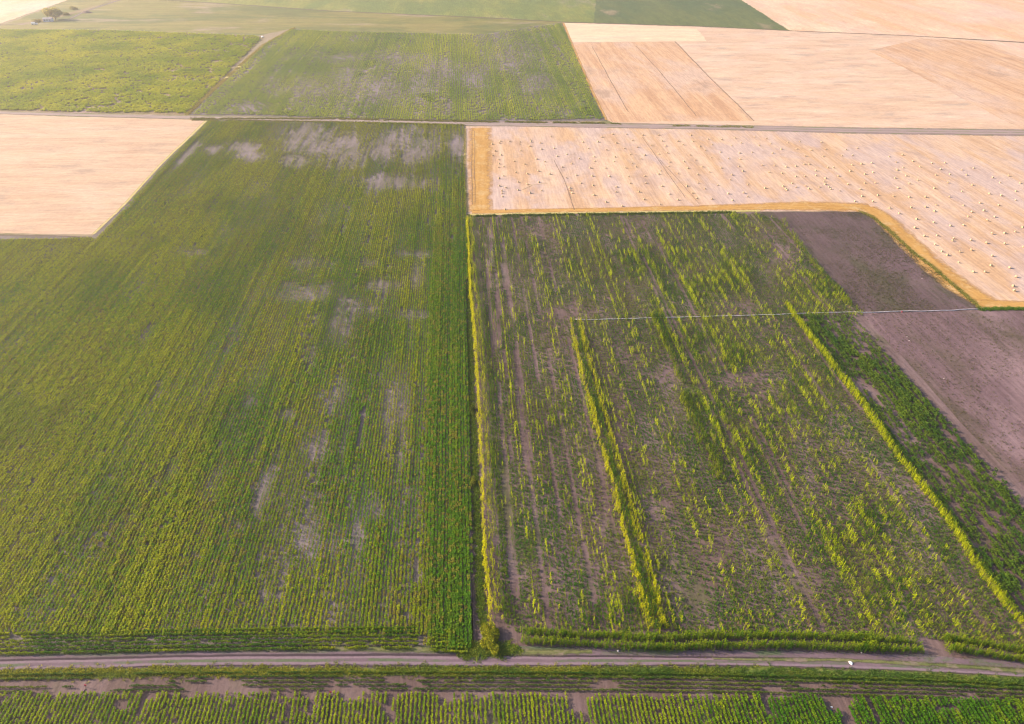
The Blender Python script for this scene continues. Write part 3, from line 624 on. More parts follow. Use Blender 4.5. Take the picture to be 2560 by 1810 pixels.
BARE2 = [(1660, 850, 70, 16), (1600, 1240, 60, 60), (1230, 560, 40, 40), (1220, 520, 60, 20), (1700, 530, 60, 30), (1640, 690, 40, 25), (1280, 700, 60, 20), (1500, 840, 40, 40), (1820, 1290, 50, 40), (1330, 1300, 16, 50), (1240, 1290, 18, 60), (1390, 1000, 16, 120), (1350, 1130, 12, 120), (1720, 1200, 30, 60), (1480, 1150, 40, 60), (1740, 580, 40, 50), (1560, 1330, 50, 40)]
STRIPB = [(1968, 760), (1985, 788), (2054, 876), (2153, 1006), (2252, 1150), (2362, 1288), (2449, 1426), (2547, 1549), (2640, 1640)]
def side_of(pl, sx, sy):
    a = np.array(pl); return sx - np.interp(sy, a[:, 1], a[:, 0])
def field_corn():
    X, Y, I, U, V = rowgrid(F2P, .75, .30, .05)
    sx, sy = P(X, Y)
    g = patches(X, Y, GREEN2); b = patches(X, Y, BARE2)
    rr = rowrand(I, 12); rr2 = rowrand(I // 2, 14)
    run = vn(U * .22, I * 5.7, 71) * .6 + vn(U * .6, I * 9.1, 72) * .4
    n1 = fbm(U * .03, V * .08, 73)
    right = ss(2, 16, side_of(STRIPB, sx, sy)) * (sy > 790)
    run = vn(U * .22, I * 5.7, 71) * .55 + vn(U * .8, I * 9.1, 72) * .45
    th = .37 + .15 * (rr > .5) + .12 * (rr > .82) + .17 * g - .20 * b + .40 * (n1 - .5) - .05 * ss(700, 540, sy) + .10 * ss(1480, 1580, sy)
    k = (run < th) & (rng.uniform(0, 1, len(X)) < .62 + .3 * g) & (right < .5)
    br = vn(U * .35, I * 4.3, 75)
    t = np.clip(.14 + .18 * (rr > .5) + .30 * (rr > .82) + .70 * ss(.50, .75, br) - .30 * g + rng.normal(0, .2, len(X)), 0, 1)
    C = lerp((.045, .125, .007), (.46, .52, .005), t)
    dead = (rng.uniform(0, 1, len(X)) < .12)[:, None]; C = np.where(dead, np.array((.22, .17, .06))[None], C)
    sc = np.clip(.40 + .08 * (rr > .5) + .18 * g + .10 * (rr > .82) + .18 * ss(.55, .8, br) + rng.normal(0, .14, len(X)), .22, 1.1)
    scatter('corn_crop', X[k], Y[k], sc[k], C[k], PC['corn_plant'], height=sc[k] * 1.1, along=1.0, across=.85, label='sparse broken corn rows over purple soil in the right-hand field', cat='crop')
    # low weeds below and between the rows
    k2 = (rng.uniform(0, 1, len(X)) < (.85 + .3 * g - .50 * b + .9 * (n1 - .5))) & (right < .5) & ((rr > .15) | (vn(U * .06, I * 3.9, 79) > .55))
    t = np.clip(fbm(U * .1, V * .2, 77) * 1.8 - .45 + rng.normal(0, .25, len(X)), 0, 1)
    C = lerp((.045, .13, .012), (.16, .185, .03), t)
    Xw = X + rng.normal(0, .12, len(X)); Yw = Y + rng.normal(0, .2, len(X))
    scatter('low_weeds', Xw[k2], Yw[k2], rng.uniform(.6, 1.25, k2.sum()), C[k2], PC['low_plant'], 'low dull green weeds between the sparse corn rows', 'weeds')
    # dense low green belt beyond the bright corn strip
    e = ss(.40, .62, fbm(U * .03, V * .10, 81)); d = 1.05 - .30 * (1 - e) - .55 * (rr > .86)
    edge = side_of([(2149, 779), (2267, 903), (2409, 1065), (2547, 1207), (2700, 1360)], sx, sy)
    d = d * np.clip(ss(-20, -110, edge) + .50 * (rr > .62) * (edge < -6), 0, 1)
    k3 = (right > .5) & (rng.uniform(0, 1, len(X)) < d) & (vn(U * .3, I * 3.3, 84) > .26)
    t = np.clip(.35 * rr + fbm(U * .08, V * .3, 85) - .40 + rng.normal(0, .15, len(X)), 0, 1)
    scatter('leafy_crop', X[k3], Y[k3], (.78 + .25 * e + rng.normal(0, .18, len(X)))[k3].clip(.4, 1.4), lerp((.042, .10, .014), (.145, .20, .016), t)[k3], PC['bush_plant'], 'deep green leafy belt between the bright corn strip and the bare plot', 'crop', rot=rowrot(k3.sum()), along=1.2, across=.85)
field_corn()

# ---- near field below the road
F3P = gp([(-420, 1742), (0, 1735), (800, 1732), (1500, 1736), (2100, 1742), (2560, 1752), (2980, 1780), (2980, 2040), (-420, 2040)])
BARE3 = [(800, 1560, 40, 14), (690, 1565, 14, 50), (1000, 1580, 30, 40), (1300, 1570, 30, 50, .15), (1870, 1580, 36, 60, .5), (1710, 1560, 8, 60, .3), (1560, 1540, 20, 12), (640, 1590, 10, 30), (160, 1540, 60, 10), (870, 1600, 14, 30), (2050, 1560, 40, 16), (2120, 1590, 30, 10), (270, 1580, 30, 12)]
def field_near():
    X, Y, I, U, V = rowgrid(F3P, .70, .30, .05)
    sx, sy = P(X, Y); b = patches(X, Y, BARE3); rr = rowrand(I, 22)
    run = vn(U * .5, I * 6.1, 91) * .7 + fbm(U * .15, V * .3, 92) * .3
    k = (run > .10 + .50 * b + .12 * (rr > .8) + .22 * ss(1760, 1740, sy)) & (rng.uniform(0, 1, len(X)) < .9)
    rt = ss(1500, 2100, sx)
    t = np.clip(.65 + .4 * (rr - .5) - .5 * rt + 1.0 * (fbm(V * .15, U * .15, 95) - .5) + rng.normal(0, .15, len(X)), 0, 1)
    C = lerp((.06, .16, .008), (.27, .32, .010), t)
    scatter('leafy_crop', X[k], Y[k], rng.uniform(.55, .82, k.sum()) + .2 * rt[k], C[k], PC['bush_plant'], 'yellow-green crop rows running away from the lower edge on purple soil', 'crop', rot=rowrot(k.sum()), along=1.15, across=.85)
    # headland rows parallel to the road
    XX = []; YY = []; q = resample(gp([(-420, 1716), (0, 1710), (473, 1705), (900, 1703), (1300, 1704), (1730, 1708), (2054, 1716), (2300, 1722), (2560, 1734), (2980, 1760)]), .33)
    for r in range(5):
        o = q + np.array((0, (r - 2) * .72)) + rng.normal(0, .05, q.shape); XX.append(o); 
    A = np.concatenate(XX); X = A[:, 0]; Y = A[:, 1]; sx, sy = P(X, Y)
    m = vn(X * .12, Y * 1.4, 97) * .65 + vn(X * .6, Y * 1.4, 98) * .35 > .44 - .22 * ss(900, 1300, sx) - .06 * ss(500, 200, sx) + .3 * patches(X, Y, [(790, 1540, 60, 12), (1340, 1535, 50, 14), (200, 1535, 120, 10)])
    X = X[m]; Y = Y[m]; t = np.clip(fbm(X * .2, Y * .5, 99) * 1.3 - .35 + rng.normal(0, .15, len(X)), 0, 1)
    scatter('leafy_crop', X, Y, rng.uniform(.5, .8, len(X)), lerp((.04, .10, .012), (.16, .19, .015), t), PC['bush_plant'], 'thin green rows parallel to the road between verge and near field', 'crop', rot=rowrot(len(X), 0), along=1.2, across=.6)
    # verge grass
    q = np.array(gp([(-420, 1694), (0, 1686), (473, 1680), (900, 1678), (1300, 1679), (1730, 1679), (2054, 1687), (2300, 1696), (2560, 1710), (2980, 1735)])); q = resample(q, .05)
    o = q + np.stack([rng.normal(0, .1, len(q)), rng.normal(0, .55, len(q))], -1); X = o[:, 0]; Y = o[:, 1]; sx, sy = P(X, Y)
    m = fbm(X * .25, Y * .6, 101) > .22; X = X[m]; Y = Y[m]; sx = sx[m]
    t = np.clip(fbm(X * .12, Y * .5, 102) * 2 - .5 + .35 * ss(900, 300, sx) - .5 * ss(1300, 1900, sx) + rng.normal(0, .12, len(X)), 0, 1)
    scatter('grass', X, Y, rng.uniform(.7, 1.5, len(X)), lerp((.08, .15, .025), (.28, .28, .03), t), PC['grass_tuft'], 'rough yellow-green grass on the road verge', 'grass')
    # tufts on and along the road
    q = np.array(gp([(-420, 1640), (0, 1634), (473, 1624), (900, 1620), (1240, 1630), (1500, 1632), (1730, 1633), (2054, 1640), (2560, 1668)])); q = resample(q, .10)
    o = q + np.stack([rng.normal(0, .3, len(q)), rng.normal(0, .5, len(q))], -1); X = o[:, 0]; Y = o[:, 1]
    m = fbm(X * .12, Y * .3, 105) > .46; X = X[m]; Y = Y[m]
    scatter('grass', X, Y, rng.uniform(.3, .7, len(X)), lerp((.09, .115, .04), (.20, .18, .08), rng.uniform(0, 1, len(X))), PC['grass_tuft'], 'thin tufts of grass on the far shoulder of the road', 'grass')
    q = resample(gp([(1900, 1647), (2100, 1652), (2300, 1662), (2560, 1677), (2980, 1700)]), .022)
    o = q + np.stack([rng.normal(0, .3, len(q)), rng.normal(0, .28, len(q))], -1); X = o[:, 0]; Y = o[:, 1]
    m = fbm(X * .15, Y * .3, 107) > .40; X = X[m]; Y = Y[m]
    scatter('grass', X, Y, rng.uniform(.25, .55, len(X)), lerp((.10, .13, .05), (.16, .17, .06), rng.uniform(0, 1, len(X))), PC['grass_tuft'], 'short grass in the middle of the road beside the white sack', 'grass')
field_near()

# ---- weeds on the bare plots, straw wisps, grass edges
def extras():
    for poly, n, lab in ((DARK, 9000, 'scattered tiny weeds on the dark bare plot'), (BARE, 5000, 'scattered tiny weeds on the lilac bare plot')):
        p = np.array(gp(poly)); lim = p[:, 0].max() if poly is DARK else 170
        X = rng.uniform(p[:, 0].min(), min(lim, p[:, 0].max()), n * 3); Y = rng.uniform(p[:, 1].min(), p[:, 1].max(), n * 3)
        m = inside([tuple(a) for a in p], X, Y) & (rng.uniform(0, 1, n * 3) < ss(.42, .66, fbm(X * .06, Y * .06, 111)) * .5 + .04)
        X = X[m]; Y = Y[m]
        scatter('low_weeds', X, Y, rng.uniform(.35, .8, len(X)), lerp((.07, .085, .03), (.16, .13, .06), rng.uniform(0, 1, len(X))), PC['low_plant'], lab, 'weeds')
    # grass line on the slanting edge of the bale field, and other green edges
    def line(pts, per, wid, c0, c1, s, lab):
        q = resample(gp(pts), per); o = q + rng.normal(0, wid, q.shape); X = o[:, 0]; Y = o[:, 1]
        m = vn(X * .2, Y * .2, 5) > .2; X = X[m]; Y = Y[m]
        scatter('grass', X, Y, rng.uniform(.7, 1.3, len(X)) * s, lerp(c0, c1, rng.uniform(0, 1, len(X))), PC['grass_tuft'], lab, 'grass')
    line([(2150, 529), (2180, 541), (2226, 580), (2291, 639), (2334, 670), (2400, 727), (2450, 771)], .09, .45, (.20, .20, .03), (.36, .30, .09), 1.4, 'yellow-green grass standing on the slanting edge of the dark plot')
    line([(2449, 774), (2500, 772), (2560, 773), (2800, 781)], .06, .4, (.05, .13, .015), (.14, .22, .015), 1.6, 'bright green grass at the corner of the straw strip past the hose')
    line([(1168, 560), (1174, 800), (1178, 1000), (1188, 1200), (1200, 1450), (1206, 1560)], .05, .45, (.06, .13, .015), (.16, .20, .02), 1.3, 'ragged green grass along the bare strip left of the corn hedge')
    line([(1150, 1630), (1200, 1628), (1240, 1625), (1290, 1624)], .02, .7, (.07, .15, .02), (.22, .24, .03), 1.4, 'low green growth around the bush at the field corner')
    line([(1172, 541), (1421, 537), (1730, 533), (1830, 531)], .06, .55, (.05, .09, .02), (.10, .13, .03), 1.5, 'dark green grass along the top edge of the corn field')
    line([(1163, 318), (1162, 434), (1167, 530)], .12, .25, (.45, .36, .2), (.5, .42, .25), 1.2, 'pale dry grass between green field and bale field')
    line([(735, 70), (660, 112), (560, 200), (467, 287)], .12, .7, (.26, .23, .05), (.40, .33, .14), 2.0, 'tall dry grass on the slanting boundary of the yellow-green field')
    line([(480, 297), (830, 297), (1161, 304), (1500, 308), (1560, 310)], .10, .7, (.10, .13, .03), (.28, .25, .07), 1.8, 'yellow-green grass on the far side of the farm track')
    line([(1680, 314), (1800, 316), (1880, 318)], .13, .9, (.15, .19, .03), (.28, .26, .06), 1.5, 'green weeds where the dark furrow meets the farm track')
    line([(480, 300), (830, 305), (1161, 313)], .10, .6, (.10, .12, .03), (.28, .25, .09), 1.6, 'grass on the near side of the farm track')
extras()

# ------------------------------------------------------------------ tall corn strips (things)
def strip_mesh(name, pts, lanes, along, height, c0, c1, protos, label, cat='corn strip', gap=.05, jit=.2, zs=1.0, wobble=.28, lh=None, shade=None, seed=1):
    r = np.random.default_rng(seed)
    pl = np.array(gp(pts)); q = resample(pl, along)
    tg = np.gradient(q, axis=0); tg /= np.linalg.norm(tg, axis=1)[:, None] + 1e-9
    nr = np.stack([tg[:, 1], -tg[:, 0]], -1)
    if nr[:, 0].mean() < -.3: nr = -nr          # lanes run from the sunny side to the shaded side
    Vs = []; Qs = []; Ts = []; Ls = []; off = 0
    s = np.arange(len(q)) * along
    for k, l in enumerate(lanes):
        o = q + nr * (l + wobble * (fbm(s * .12, s * 0 + k, 7 + seed) - .5) * 2)[:, None] + r.normal(0, jit, q.shape)
        for i in range(len(q)):
            if r.uniform() < gap or vn(np.array([s[i] * .25]), np.array([k * 5.5 + seed]), 9)[0] < gap * 1.2: continue
            V, Q, lv = protos[r.integers(len(protos))]
            a = r.uniform(0, 6.28); ca, sa = math.cos(a), math.sin(a); h = height * (lh[k] if lh else 1) * r.uniform(.62, 1.18) * (0.70 + .55 * vn(np.array([s[i] * .22]), np.array([3.3 + seed]), 6)[0])
            w = V * np.array((h * .95, h * .95, h)); w = np.stack([w[:, 0] * ca - w[:, 1] * sa, w[:, 0] * sa + w[:, 1] * ca, w[:, 2]], -1)
            w[:, 0] += o[i, 0]; w[:, 1] += o[i, 1]; w[:, 2] += .015
            t = min(1, max(0, r.normal(.5, .25) + (shade[k] if shade else 0)))  # lane tint: sunlit side painted yellower, shaded side painted darker
            Vs.append(w); Qs.append(Q + off); off += len(V); Ls.append(lv)
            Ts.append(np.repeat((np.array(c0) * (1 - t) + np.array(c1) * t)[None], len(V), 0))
    c = np.array([pl[:, 0].mean(), pl[:, 1].mean(), 0]); V = np.concatenate(Vs) - c
    me = np_mesh(name, V, np.concatenate(Qs), np.concatenate(Ts), np.concatenate(Ls))
    o = link(name, me, M['leaf_m']); o.location = c; tag(o, label, cat, 'tall corn strips between the fields'); return o
YC0, YC1 = (.18, .24, .008), (.52, .50, .008)
DC0, DC1 = (.06, .13, .012), (.20, .25, .015)
HEDGE = [(1172, 545), (1176, 640), (1182, 740), (1192, 830), (1201, 974), (1206, 1073), (1211, 1172), (1214, 1249), (1222, 1407), (1230, 1480), (1236, 1550)]
strip_mesh('corn_strip', HEDGE, [-.75, -.45, .1, .6, 1.2, 1.8, 2.4, 3.0], .30, 1.0, (.10, .18, .010), YC1, P_CORN, 'long tall yellow corn hedge dividing the two fields beside the bare strip', gap=.14, lh=[1, 1, .6, .9, .85, .8, .65, .5], shade=[.6, .5, -.4, .0, -.1, -.5, -.6, -.6], seed=2)
strip_mesh('corn_strip', STRIPB, [-.75, -.3, .2, .65], .24, 1.0, (.13, .21, .008), (.46, .48, .008), P_CORN, 'bright yellow-green corn strip slanting down beside the deep green belt', gap=.09, lh=[1, 1, .85, .7], shade=[.35, .15, -.1, -.3], seed=3)
CC = [(1437, 801), (1456, 890), (1480, 974), (1524, 1132), (1560, 1269), (1599, 1407), (1645, 1575)]
strip_mesh('corn_strip', CC, [-1.7, -1.3, -.6, .2, .9, 1.5], .30, .95, DC0, YC1, P_CORN, 'double corn strip in the middle of the sparse field, dark between bright rows', gap=.16, shade=[.3, .3, -.5, -.6, .05, .3], seed=4)
strip_mesh('corn_strip', [(1631, 789), (1655, 840), (1684, 900), (1705, 960)], [-.8, -.2, .4, 1.0], .34, .95, (.04, .10, .01), (.26, .30, .012), P_CORN, 'short dark green corn strip starting at the white hose', gap=.2, shade=[.3, -.1, -.4, -.5], seed=5)
strip_mesh('corn_strip', [(1700, 985), (1730, 1050), (1768, 1135), (1800, 1200)], [-.5, .2, .9, 1.6], .34, 1.0, (.05, .11, .01), (.26, .28, .012), P_CORN, 'short tall corn patch in the middle of the sparse right-hand field', gap=.2, shade=[.3, 0, -.3, -.4], seed=6)
strip_mesh('corn_strip', [(1700, 1598), (1600, 1603)][::-1] and [(1305, 1596), (1400, 1600), (1500, 1606), (1600, 1612), (1680, 1612), (1800, 1607), (2000, 1607), (2150, 1612), (2299, 1620)], [-1.3, -1.05, -.8, .45, .75, 1.05], .22, .95, (.045, .13, .008), (.24, .29, .010), P_CORN, 'long double corn row along the road at the foot of the sparse field', gap=.03, shade=[.1, 0, -.1, .3, .1, -.2], seed=7)
strip_mesh('corn_strip', [(2362, 1612), (2430, 1622), (2500, 1634), (2560, 1645), (2800, 1690)], [-1.3, -1.05, -.8, .45, .75, 1.05], .22, .95, (.05, .14, .008), (.26, .30, .010), P_CORN, 'short double corn row by the road past the gap', gap=.04, shade=[.1, 0, -.1, .3, .1, -.2], seed=8)
strip_mesh('corn_strip', [(1958, 552), (1990, 600), (2030, 655), (2075, 710), (2130, 765)], [-.9, -.2, .5], .38, .9, (.08, .16, .012), (.30, .32, .012), P_CORN, 'thin corn strip on the edge of the dark bare plot', gap=.3, shade=[.3, 0, -.2], seed=9)
BUSHY = [bushy(rs, 1.0, .5, 34, .16, 1.0) for _ in range(4)]

# ------------------------------------------------------------------ bush at the corner and the far tree
def crown_mesh(name, c, rad, n, lw, c0, c1, seed, lobes=9):
    r = np.random.default_rng(seed)
    lob = [(np.array((r.uniform(-.6, .6) * rad[0], r.uniform(-.6, .6) * rad[1], r.uniform(-.35, .6) * rad[2])), r.uniform(.32, .58)) for _ in range(lobes)]
    L = []; T = []
    for i in range(n):
        lc, lr = lob[r.integers(lobes)]
        d = r.normal(0, 1, 3); d /= np.linalg.norm(d); k = r.uniform(.45, 1.05) ** .5
        p = lc + d * np.array(rad) * lr * k
        if p[2] + c[2] < .05: continue
        a = d + r.normal(0, .6, 3); a[2] += .2
        L.append((quad_leaf(p + np.array(c), a, lw * r.uniform(.7, 1.4), lw * r.uniform(.5, .9), r.uniform(.1, .5)), r.uniform(0, 1)))
        t = min(1, max(0, r.normal(.45, .25))); T += [np.array(c0) * (1 - t) + np.array(c1) * t] * 6
    V, Q, lv = build_leaves(L)
    return np_mesh(name, V, Q, np.array(T), lv)
def empty(name, loc):
    o = bpy.data.objects.new(name, None); COL.objects.link(o); o.location = loc; o.empty_display_size = .5; return o
def tube(name, path, radii, mat, parent=None, sides=8):
    V = []; Fs = []; path = [np.array(p, float) for p in path]
    for i, p in enumerate(path):
        t = path[min(i + 1, len(path) - 1)] - path[max(i - 1, 0)]; t = t / (np.linalg.norm(t) + 1e-9)
        a = np.cross(t, (0, 0, 1) if abs(t[2]) < .9 else (1, 0, 0)); a /= np.linalg.norm(a); b = np.cross(t, a)
        for k in range(sides): V.append(p + (a * math.cos(6.2832 * k / sides) + b * math.sin(6.2832 * k / sides)) * radii[i])
    for i in range(len(path) - 1):
        for k in range(sides): Fs.append((i * sides + k, i * sides + (k + 1) % sides, (i + 1) * sides + (k + 1) % sides, (i + 1) * sides + k))
    Fs.append(tuple(range(sides))[::-1]); Fs.append(tuple((len(path) - 1) * sides + k for k in range(sides)))
    me = mesh(name, V, Fs)
    for p in me.polygons: p.use_smooth = len(p.vertices) == 4
    return link(name, me, mat, parent) if parent is not False else me
bx, by = G(1226, 1612)
bush = empty('bush', (bx, by, 0)); tag(bush, 'round yellow-green bush on bare soil at the road end of the corn hedge', 'bush')
link('foliage', crown_mesh('foliage', (0, .5, .55), (1.9, 3.1, 1.0), 4200, .22, (.10, .16, .012), (.42, .37, .02), 5), M['leaf_m'], bush)
for k in range(5):
    a = k * 1.3; tube('stem', [(0, 0, 0), (.3 * math.cos(a), .3 * math.sin(a), .6), (.7 * math.cos(a), .7 * math.sin(a), 1.1)], [.05, .035, .015], M['bark'], bush, 6)
bx, by = G(1190, 1268 - 60)
b2 = empty('bush', (bx - .6, by, 0)); tag(b2, 'small olive bush leaning on the corn hedge from the bare strip', 'bush')
link('foliage', crown_mesh('foliage', (0, 0, .6), (.6, 1.5, .7), 900, .18, (.09, .13, .015), (.26, .24, .03), 8), M['leaf_m'], b2)
tube('stem', [(0, 0, 0), (.05, .1, .5), (.1, .3, .9)], [.05, .03, .015], M['bark'], b2, 6)
bx, by = G(1178, 1030)
b3 = empty('bush', (bx + .2, by, 0)); tag(b3, 'dark little bush on the bare strip beside the corn hedge', 'bush')
link('foliage', crown_mesh('foliage', (0, 0, .6), (.6, 1.7, .7), 800, .18, (.04, .08, .012), (.14, .15, .02), 9), M['leaf_m'], b3)
tube('stem', [(0, 0, 0), (.05, .1, .5), (.1, .3, .9)], [.05, .03, .015], M['bark'], b3, 6)

tx, ty = G(140, 49)
tree = empty('tree', (tx, ty, 0)); tag(tree, 'lone broad pale green tree in the hazy far field by the shed', 'tree')
tr = tube('trunk', [(0, 0, -.1), (.1, 0, 1.5), (.3, .1, 3.0), (.2, .2, 5)], [.5, .4, .32, .15], M['bark'], tree, 10)
for k in range(7):
    a = k * .9 + .3; tube('limb', [(.2, .1, 2.0 + k * .25), (1.8 * math.cos(a), 1.8 * math.sin(a), 3.4 + k * .25), (4.2 * math.cos(a), 3.8 * math.sin(a), 4.8 + .3 * k)], [.2, .13, .05], M['bark'], tr, 6)
link('crown', crown_mesh('crown', (0.3, 0, 5.6), (7.4, 6.5, 4.6), 9000, .62, (.30, .28, .08), (.62, .54, .18), 11, 14), M['leaf_m'], tree)
for (sx, sy, rad, lab, sd) in ((94, 55, (4.5, 3, 1.4), 'low yellowish shrub in front of the pale shed', 14), (165, 38, (3.5, 3, 1.6), 'low pale shrub behind the lone tree', 15), (186, 24, (4.5, 3, 1.8), 'yellowish shrub by the path near the earth mound', 16)):
    x, y = G(sx, sy); s = empty('shrub', (x, y, 0)); tag(s, lab, 'shrub')
    link('foliage', crown_mesh('foliage', (0, 0, rad[2] * .6), rad, 1300, .5, (.16, .16, .04), (.40, .33, .09), sd), M['leaf_m'], s)
    tube('stem', [(0, 0, 0), (.1, .1, rad[2] * .5), (.3, .2, rad[2])], [.15, .1, .04], M['bark'], s, 6)

# ------------------------------------------------------------------ far shed, trailer, mound
def box_mesh(name, cs):
    V = []; Fs = []
    for (cx, cy, cz, sx, sy, sz) in cs:
        b = len(V)
        for dz in (-.5, .5):
            for dx, dy in ((-.5, -.5), (.5, -.5), (.5, .5), (-.5, .5)): V.append((cx + dx * sx, cy + dy * sy, cz + dz * sz))
        Fs += [(b, b + 3, b + 2, b + 1), (b + 4, b + 5, b + 6, b + 7), (b, b + 1, b + 5, b + 4), (b + 1, b + 2, b + 6, b + 5), (b + 2, b + 3, b + 7, b + 6), (b + 3, b, b + 4, b + 7)]
    return mesh(name, V, Fs)
x, y = G(122, 54)
shed = empty('shed', (x, y, 0)); tag(shed, 'small pale shed with low pitched roof under the lone tree', 'shed'); shed.rotation_euler.z = .1
w = link('wall', box_mesh('wall', [(0, 0, 1.2, 7.4, 3.2, 2.4)]), M['wall'], shed)
me = mesh('roof', [(-3.9, -1.9, 2.35), (3.9, -1.9, 2.35), (3.9, 1.9, 2.35), (-3.9, 1.9, 2.35), (-3.9, 0, 3.2), (3.9, 0, 3.2), (-3.9, -1.9, 2.48), (3.9, -1.9, 2.48), (3.9, 1.9, 2.48), (-3.9, 1.9, 2.48), (-3.9, 0, 3.34), (3.9, 0, 3.34)],
          [(0, 4, 5, 1), (4, 3, 2, 5), (6, 7, 11, 10), (10, 11, 8, 9), (0, 1, 7, 6), (2, 3, 9, 8), (0, 6, 10, 4), (4, 10, 9, 3), (1, 5, 11, 7), (5, 2, 8, 11)])
link('roof', me, M['roof'], shed)
link('door', box_mesh('door', [(1.9, -1.63, 1.0, 1.0, .06, 2.0)]), M['roof'], shed)
for wx in (-2.2, -.3): 
    f = link('window', box_mesh('window', [(wx, -1.62, 1.45, 1.1, .05, .9)]), M['white'], shed); link('pane', box_mesh('pane', [(wx, -1.655, 1.45, .95, .02, .75)]), M['glass'], f)
x, y = G(87, 62)
van = empty('van', (x, y, 0)); tag(van, 'tiny white van parked at the far edge of the yellow-green field', 'van'); van.rotation_euler.z = .05
prof = [(-2.3, .45), (-2.3, 1.9), (-2.1, 2.05), (.9, 2.05), (1.6, 1.25), (2.35, 1.1), (2.45, .45)]
V = [(a, -.9, b) for a, b in prof] + [(a, .9, b) for a, b in prof]; n = len(prof)
link('body', mesh('body', V, [tuple(range(n)), tuple(range(2 * n - 1, n - 1, -1))] + [(i, i + n, (i + 1) % n + n, (i + 1) % n) for i in range(n)]), M['white'], van)
link('windscreen', mesh('windscreen', [(1.0, -.8, 1.98), (1.62, -.8, 1.3), (1.62, .8, 1.3), (1.0, .8, 1.98), (.97, -.8, 1.95), (1.55, -.8, 1.25), (1.55, .8, 1.25), (.97, .8, 1.95)], [(0, 1, 2, 3), (4, 7, 6, 5), (0, 4, 5, 1), (1, 5, 6, 2), (2, 6, 7, 3), (3, 7, 4, 0)]), M['glass'], van)
for wx in (-1.5, 1.5):
    for wy in (-.85, .85): tube('wheel', [(wx, wy - .1, .35), (wx, wy + .1, .35)], [.35, .35], M['tyre'], van, 14)
def heap(name, sx, sy, r, h, mat, label, cat, seed):
    x, y = G(sx, sy); V = [(0, 0, h)]; Fs = []; N = 18; K = 6
    for j in range(1, K + 1):
        t = j / K
        for k in range(N):
            a = 6.2832 * k / N; q = (1 + .35 * (vn(np.array([math.cos(a) * 1.7 + 9 + t]), np.array([math.sin(a) * 1.7 + 5]), seed)[0] - .5))
            V.append((r[0] * t * q * math.cos(a), r[1] * t * q * math.sin(a), h * (1 - t ** 1.7) * (.8 + .4 * random.random()) if j < K else -.03))
    for k in range(N): Fs.append((0, 1 + k, 1 + (k + 1) % N))
    for j in range(K - 1):
        for k in range(N): Fs.append((1 + j * N + k, 1 + (j + 1) * N + k, 1 + (j + 1) * N + (k + 1) % N, 1 + j * N + (k + 1) % N))
    me = mesh(name, V, Fs)
    for p in me.polygons: p.use_smooth = True
    o = link(name, me, mat); o.location = (x, y, 0); tag(o, label, cat); return o
heap('earth_mound', 217, 32, (5.2, 3.5), 1.9, M['mound'], 'low brown earth mound beside the path behind the tree', 'mound', 3)

# ------------------------------------------------------------------ hose, stakes, litter
hp = [(1437, 800), (1480, 801), (1600, 797), (1730, 793), (1860, 789), (1975, 785), (2080, 782), (2160, 781), (2252, 779.5), (2350, 777), (2449, 774.5)]
q = resample(gp(hp), 1.5); s = np.arange(len(q)) * 1.5
q[:, 1] += (fbm(s * .12, s * 0 + 1.5, 3) - .5) * 1.3
hose = tube('hose', [(a, b, .17) for a, b in q], [.13] * len(q), M['pipe'], None, 8); tag(hose, 'long white irrigation hose lying across the corn field and bare plots', 'hose')
x, y = G(2253, 779)
vc = empty('valve', (x, y - .35, 0)); tag(vc, 'small red valve beside the white hose', 'valve')
tube('valve_body', [(0, 0, 0), (0, 0, .35)], [.16, .13], M['red'], vc, 10); tube('handle', [(-.22, 0, .40), (.22, 0, .40)], [.05, .05], M['red'], vc, 6)
def stake(sx, sy, sx2, sy2, lab, h, lab2):
    x, y = G(sx, sy + 4); e = empty('marker_stake', (x, y, 0)); tag(e, lab, 'marker stake', 'red-topped marker stakes in the near field')
    tube('stake', [(0, 0, 0), (.02, 0, h)], [.04, .03], M['dark'], e, 6)
    fl = mesh('flag', [(0, -.015, h - .38), (.34, -.03, h - .30), (.34, -.03, h), (0, -.015, h + .03), (0, .015, h - .38), (.34, .03, h - .30), (.34, .03, h), (0, .015, h + .03)], [(0, 1, 2, 3), (7, 6, 5, 4), (0, 4, 5, 1), (1, 5, 6, 2), (2, 6, 7, 3), (3, 7, 4, 0)])
    link('flag', fl, M['red'], e)
    a = G(sx, sy + 8); b = G(sx2, sy2); pq = resample([a, b], .5); t = np.arange(len(pq)); pq[:, 0] += (vn(t * .5, t * 0, 4) - .5) * .12
    h_ = tube('dark_line', [(c, d, .07) for c, d in pq], [.045] * len(pq), M['dark'], None, 6); tag(h_, lab2, 'hose')  # thin dark tube along the furrow
stake(214, 1714, 207, 1732, 'red-topped marker stake on bare soil below the yellower part of the verge', .8, 'very short dark line below one red-topped stake')
stake(825, 1731, 817, 1806, 'red-topped marker stake at the head of the long dark furrow line', .8, 'long thin dark line running from a red-topped stake between rows')
def lump(name, sx, sy, r, mat, label, cat, seed, n=2):
    import bmesh
    bm = bmesh.new(); bmesh.ops.create_icosphere(bm, subdivisions=n, radius=1)
    rr = np.random.default_rng(seed)
    for v in bm.verts:
        k = 1 + rr.uniform(-.22, .22); v.co = Vector((v.co.x * r[0] * k, v.co.y * r[1] * k, max(-.15, v.co.z) * r[2] * k))
    me = bpy.data.meshes.new(name); bm.to_mesh(me); bm.free()
    x, y = G(sx, sy); o = link(name, me, mat); o.location = (x, y, .06 + r[2] * .1); o.rotation_euler.z = rr.uniform(0, 3); tag(o, label, cat); return o
lump('sack', 2126, 1658, (.27, .36, .22), M['white'], 'crumpled white sack lying in the grassy middle of the road', 'sack', 4)
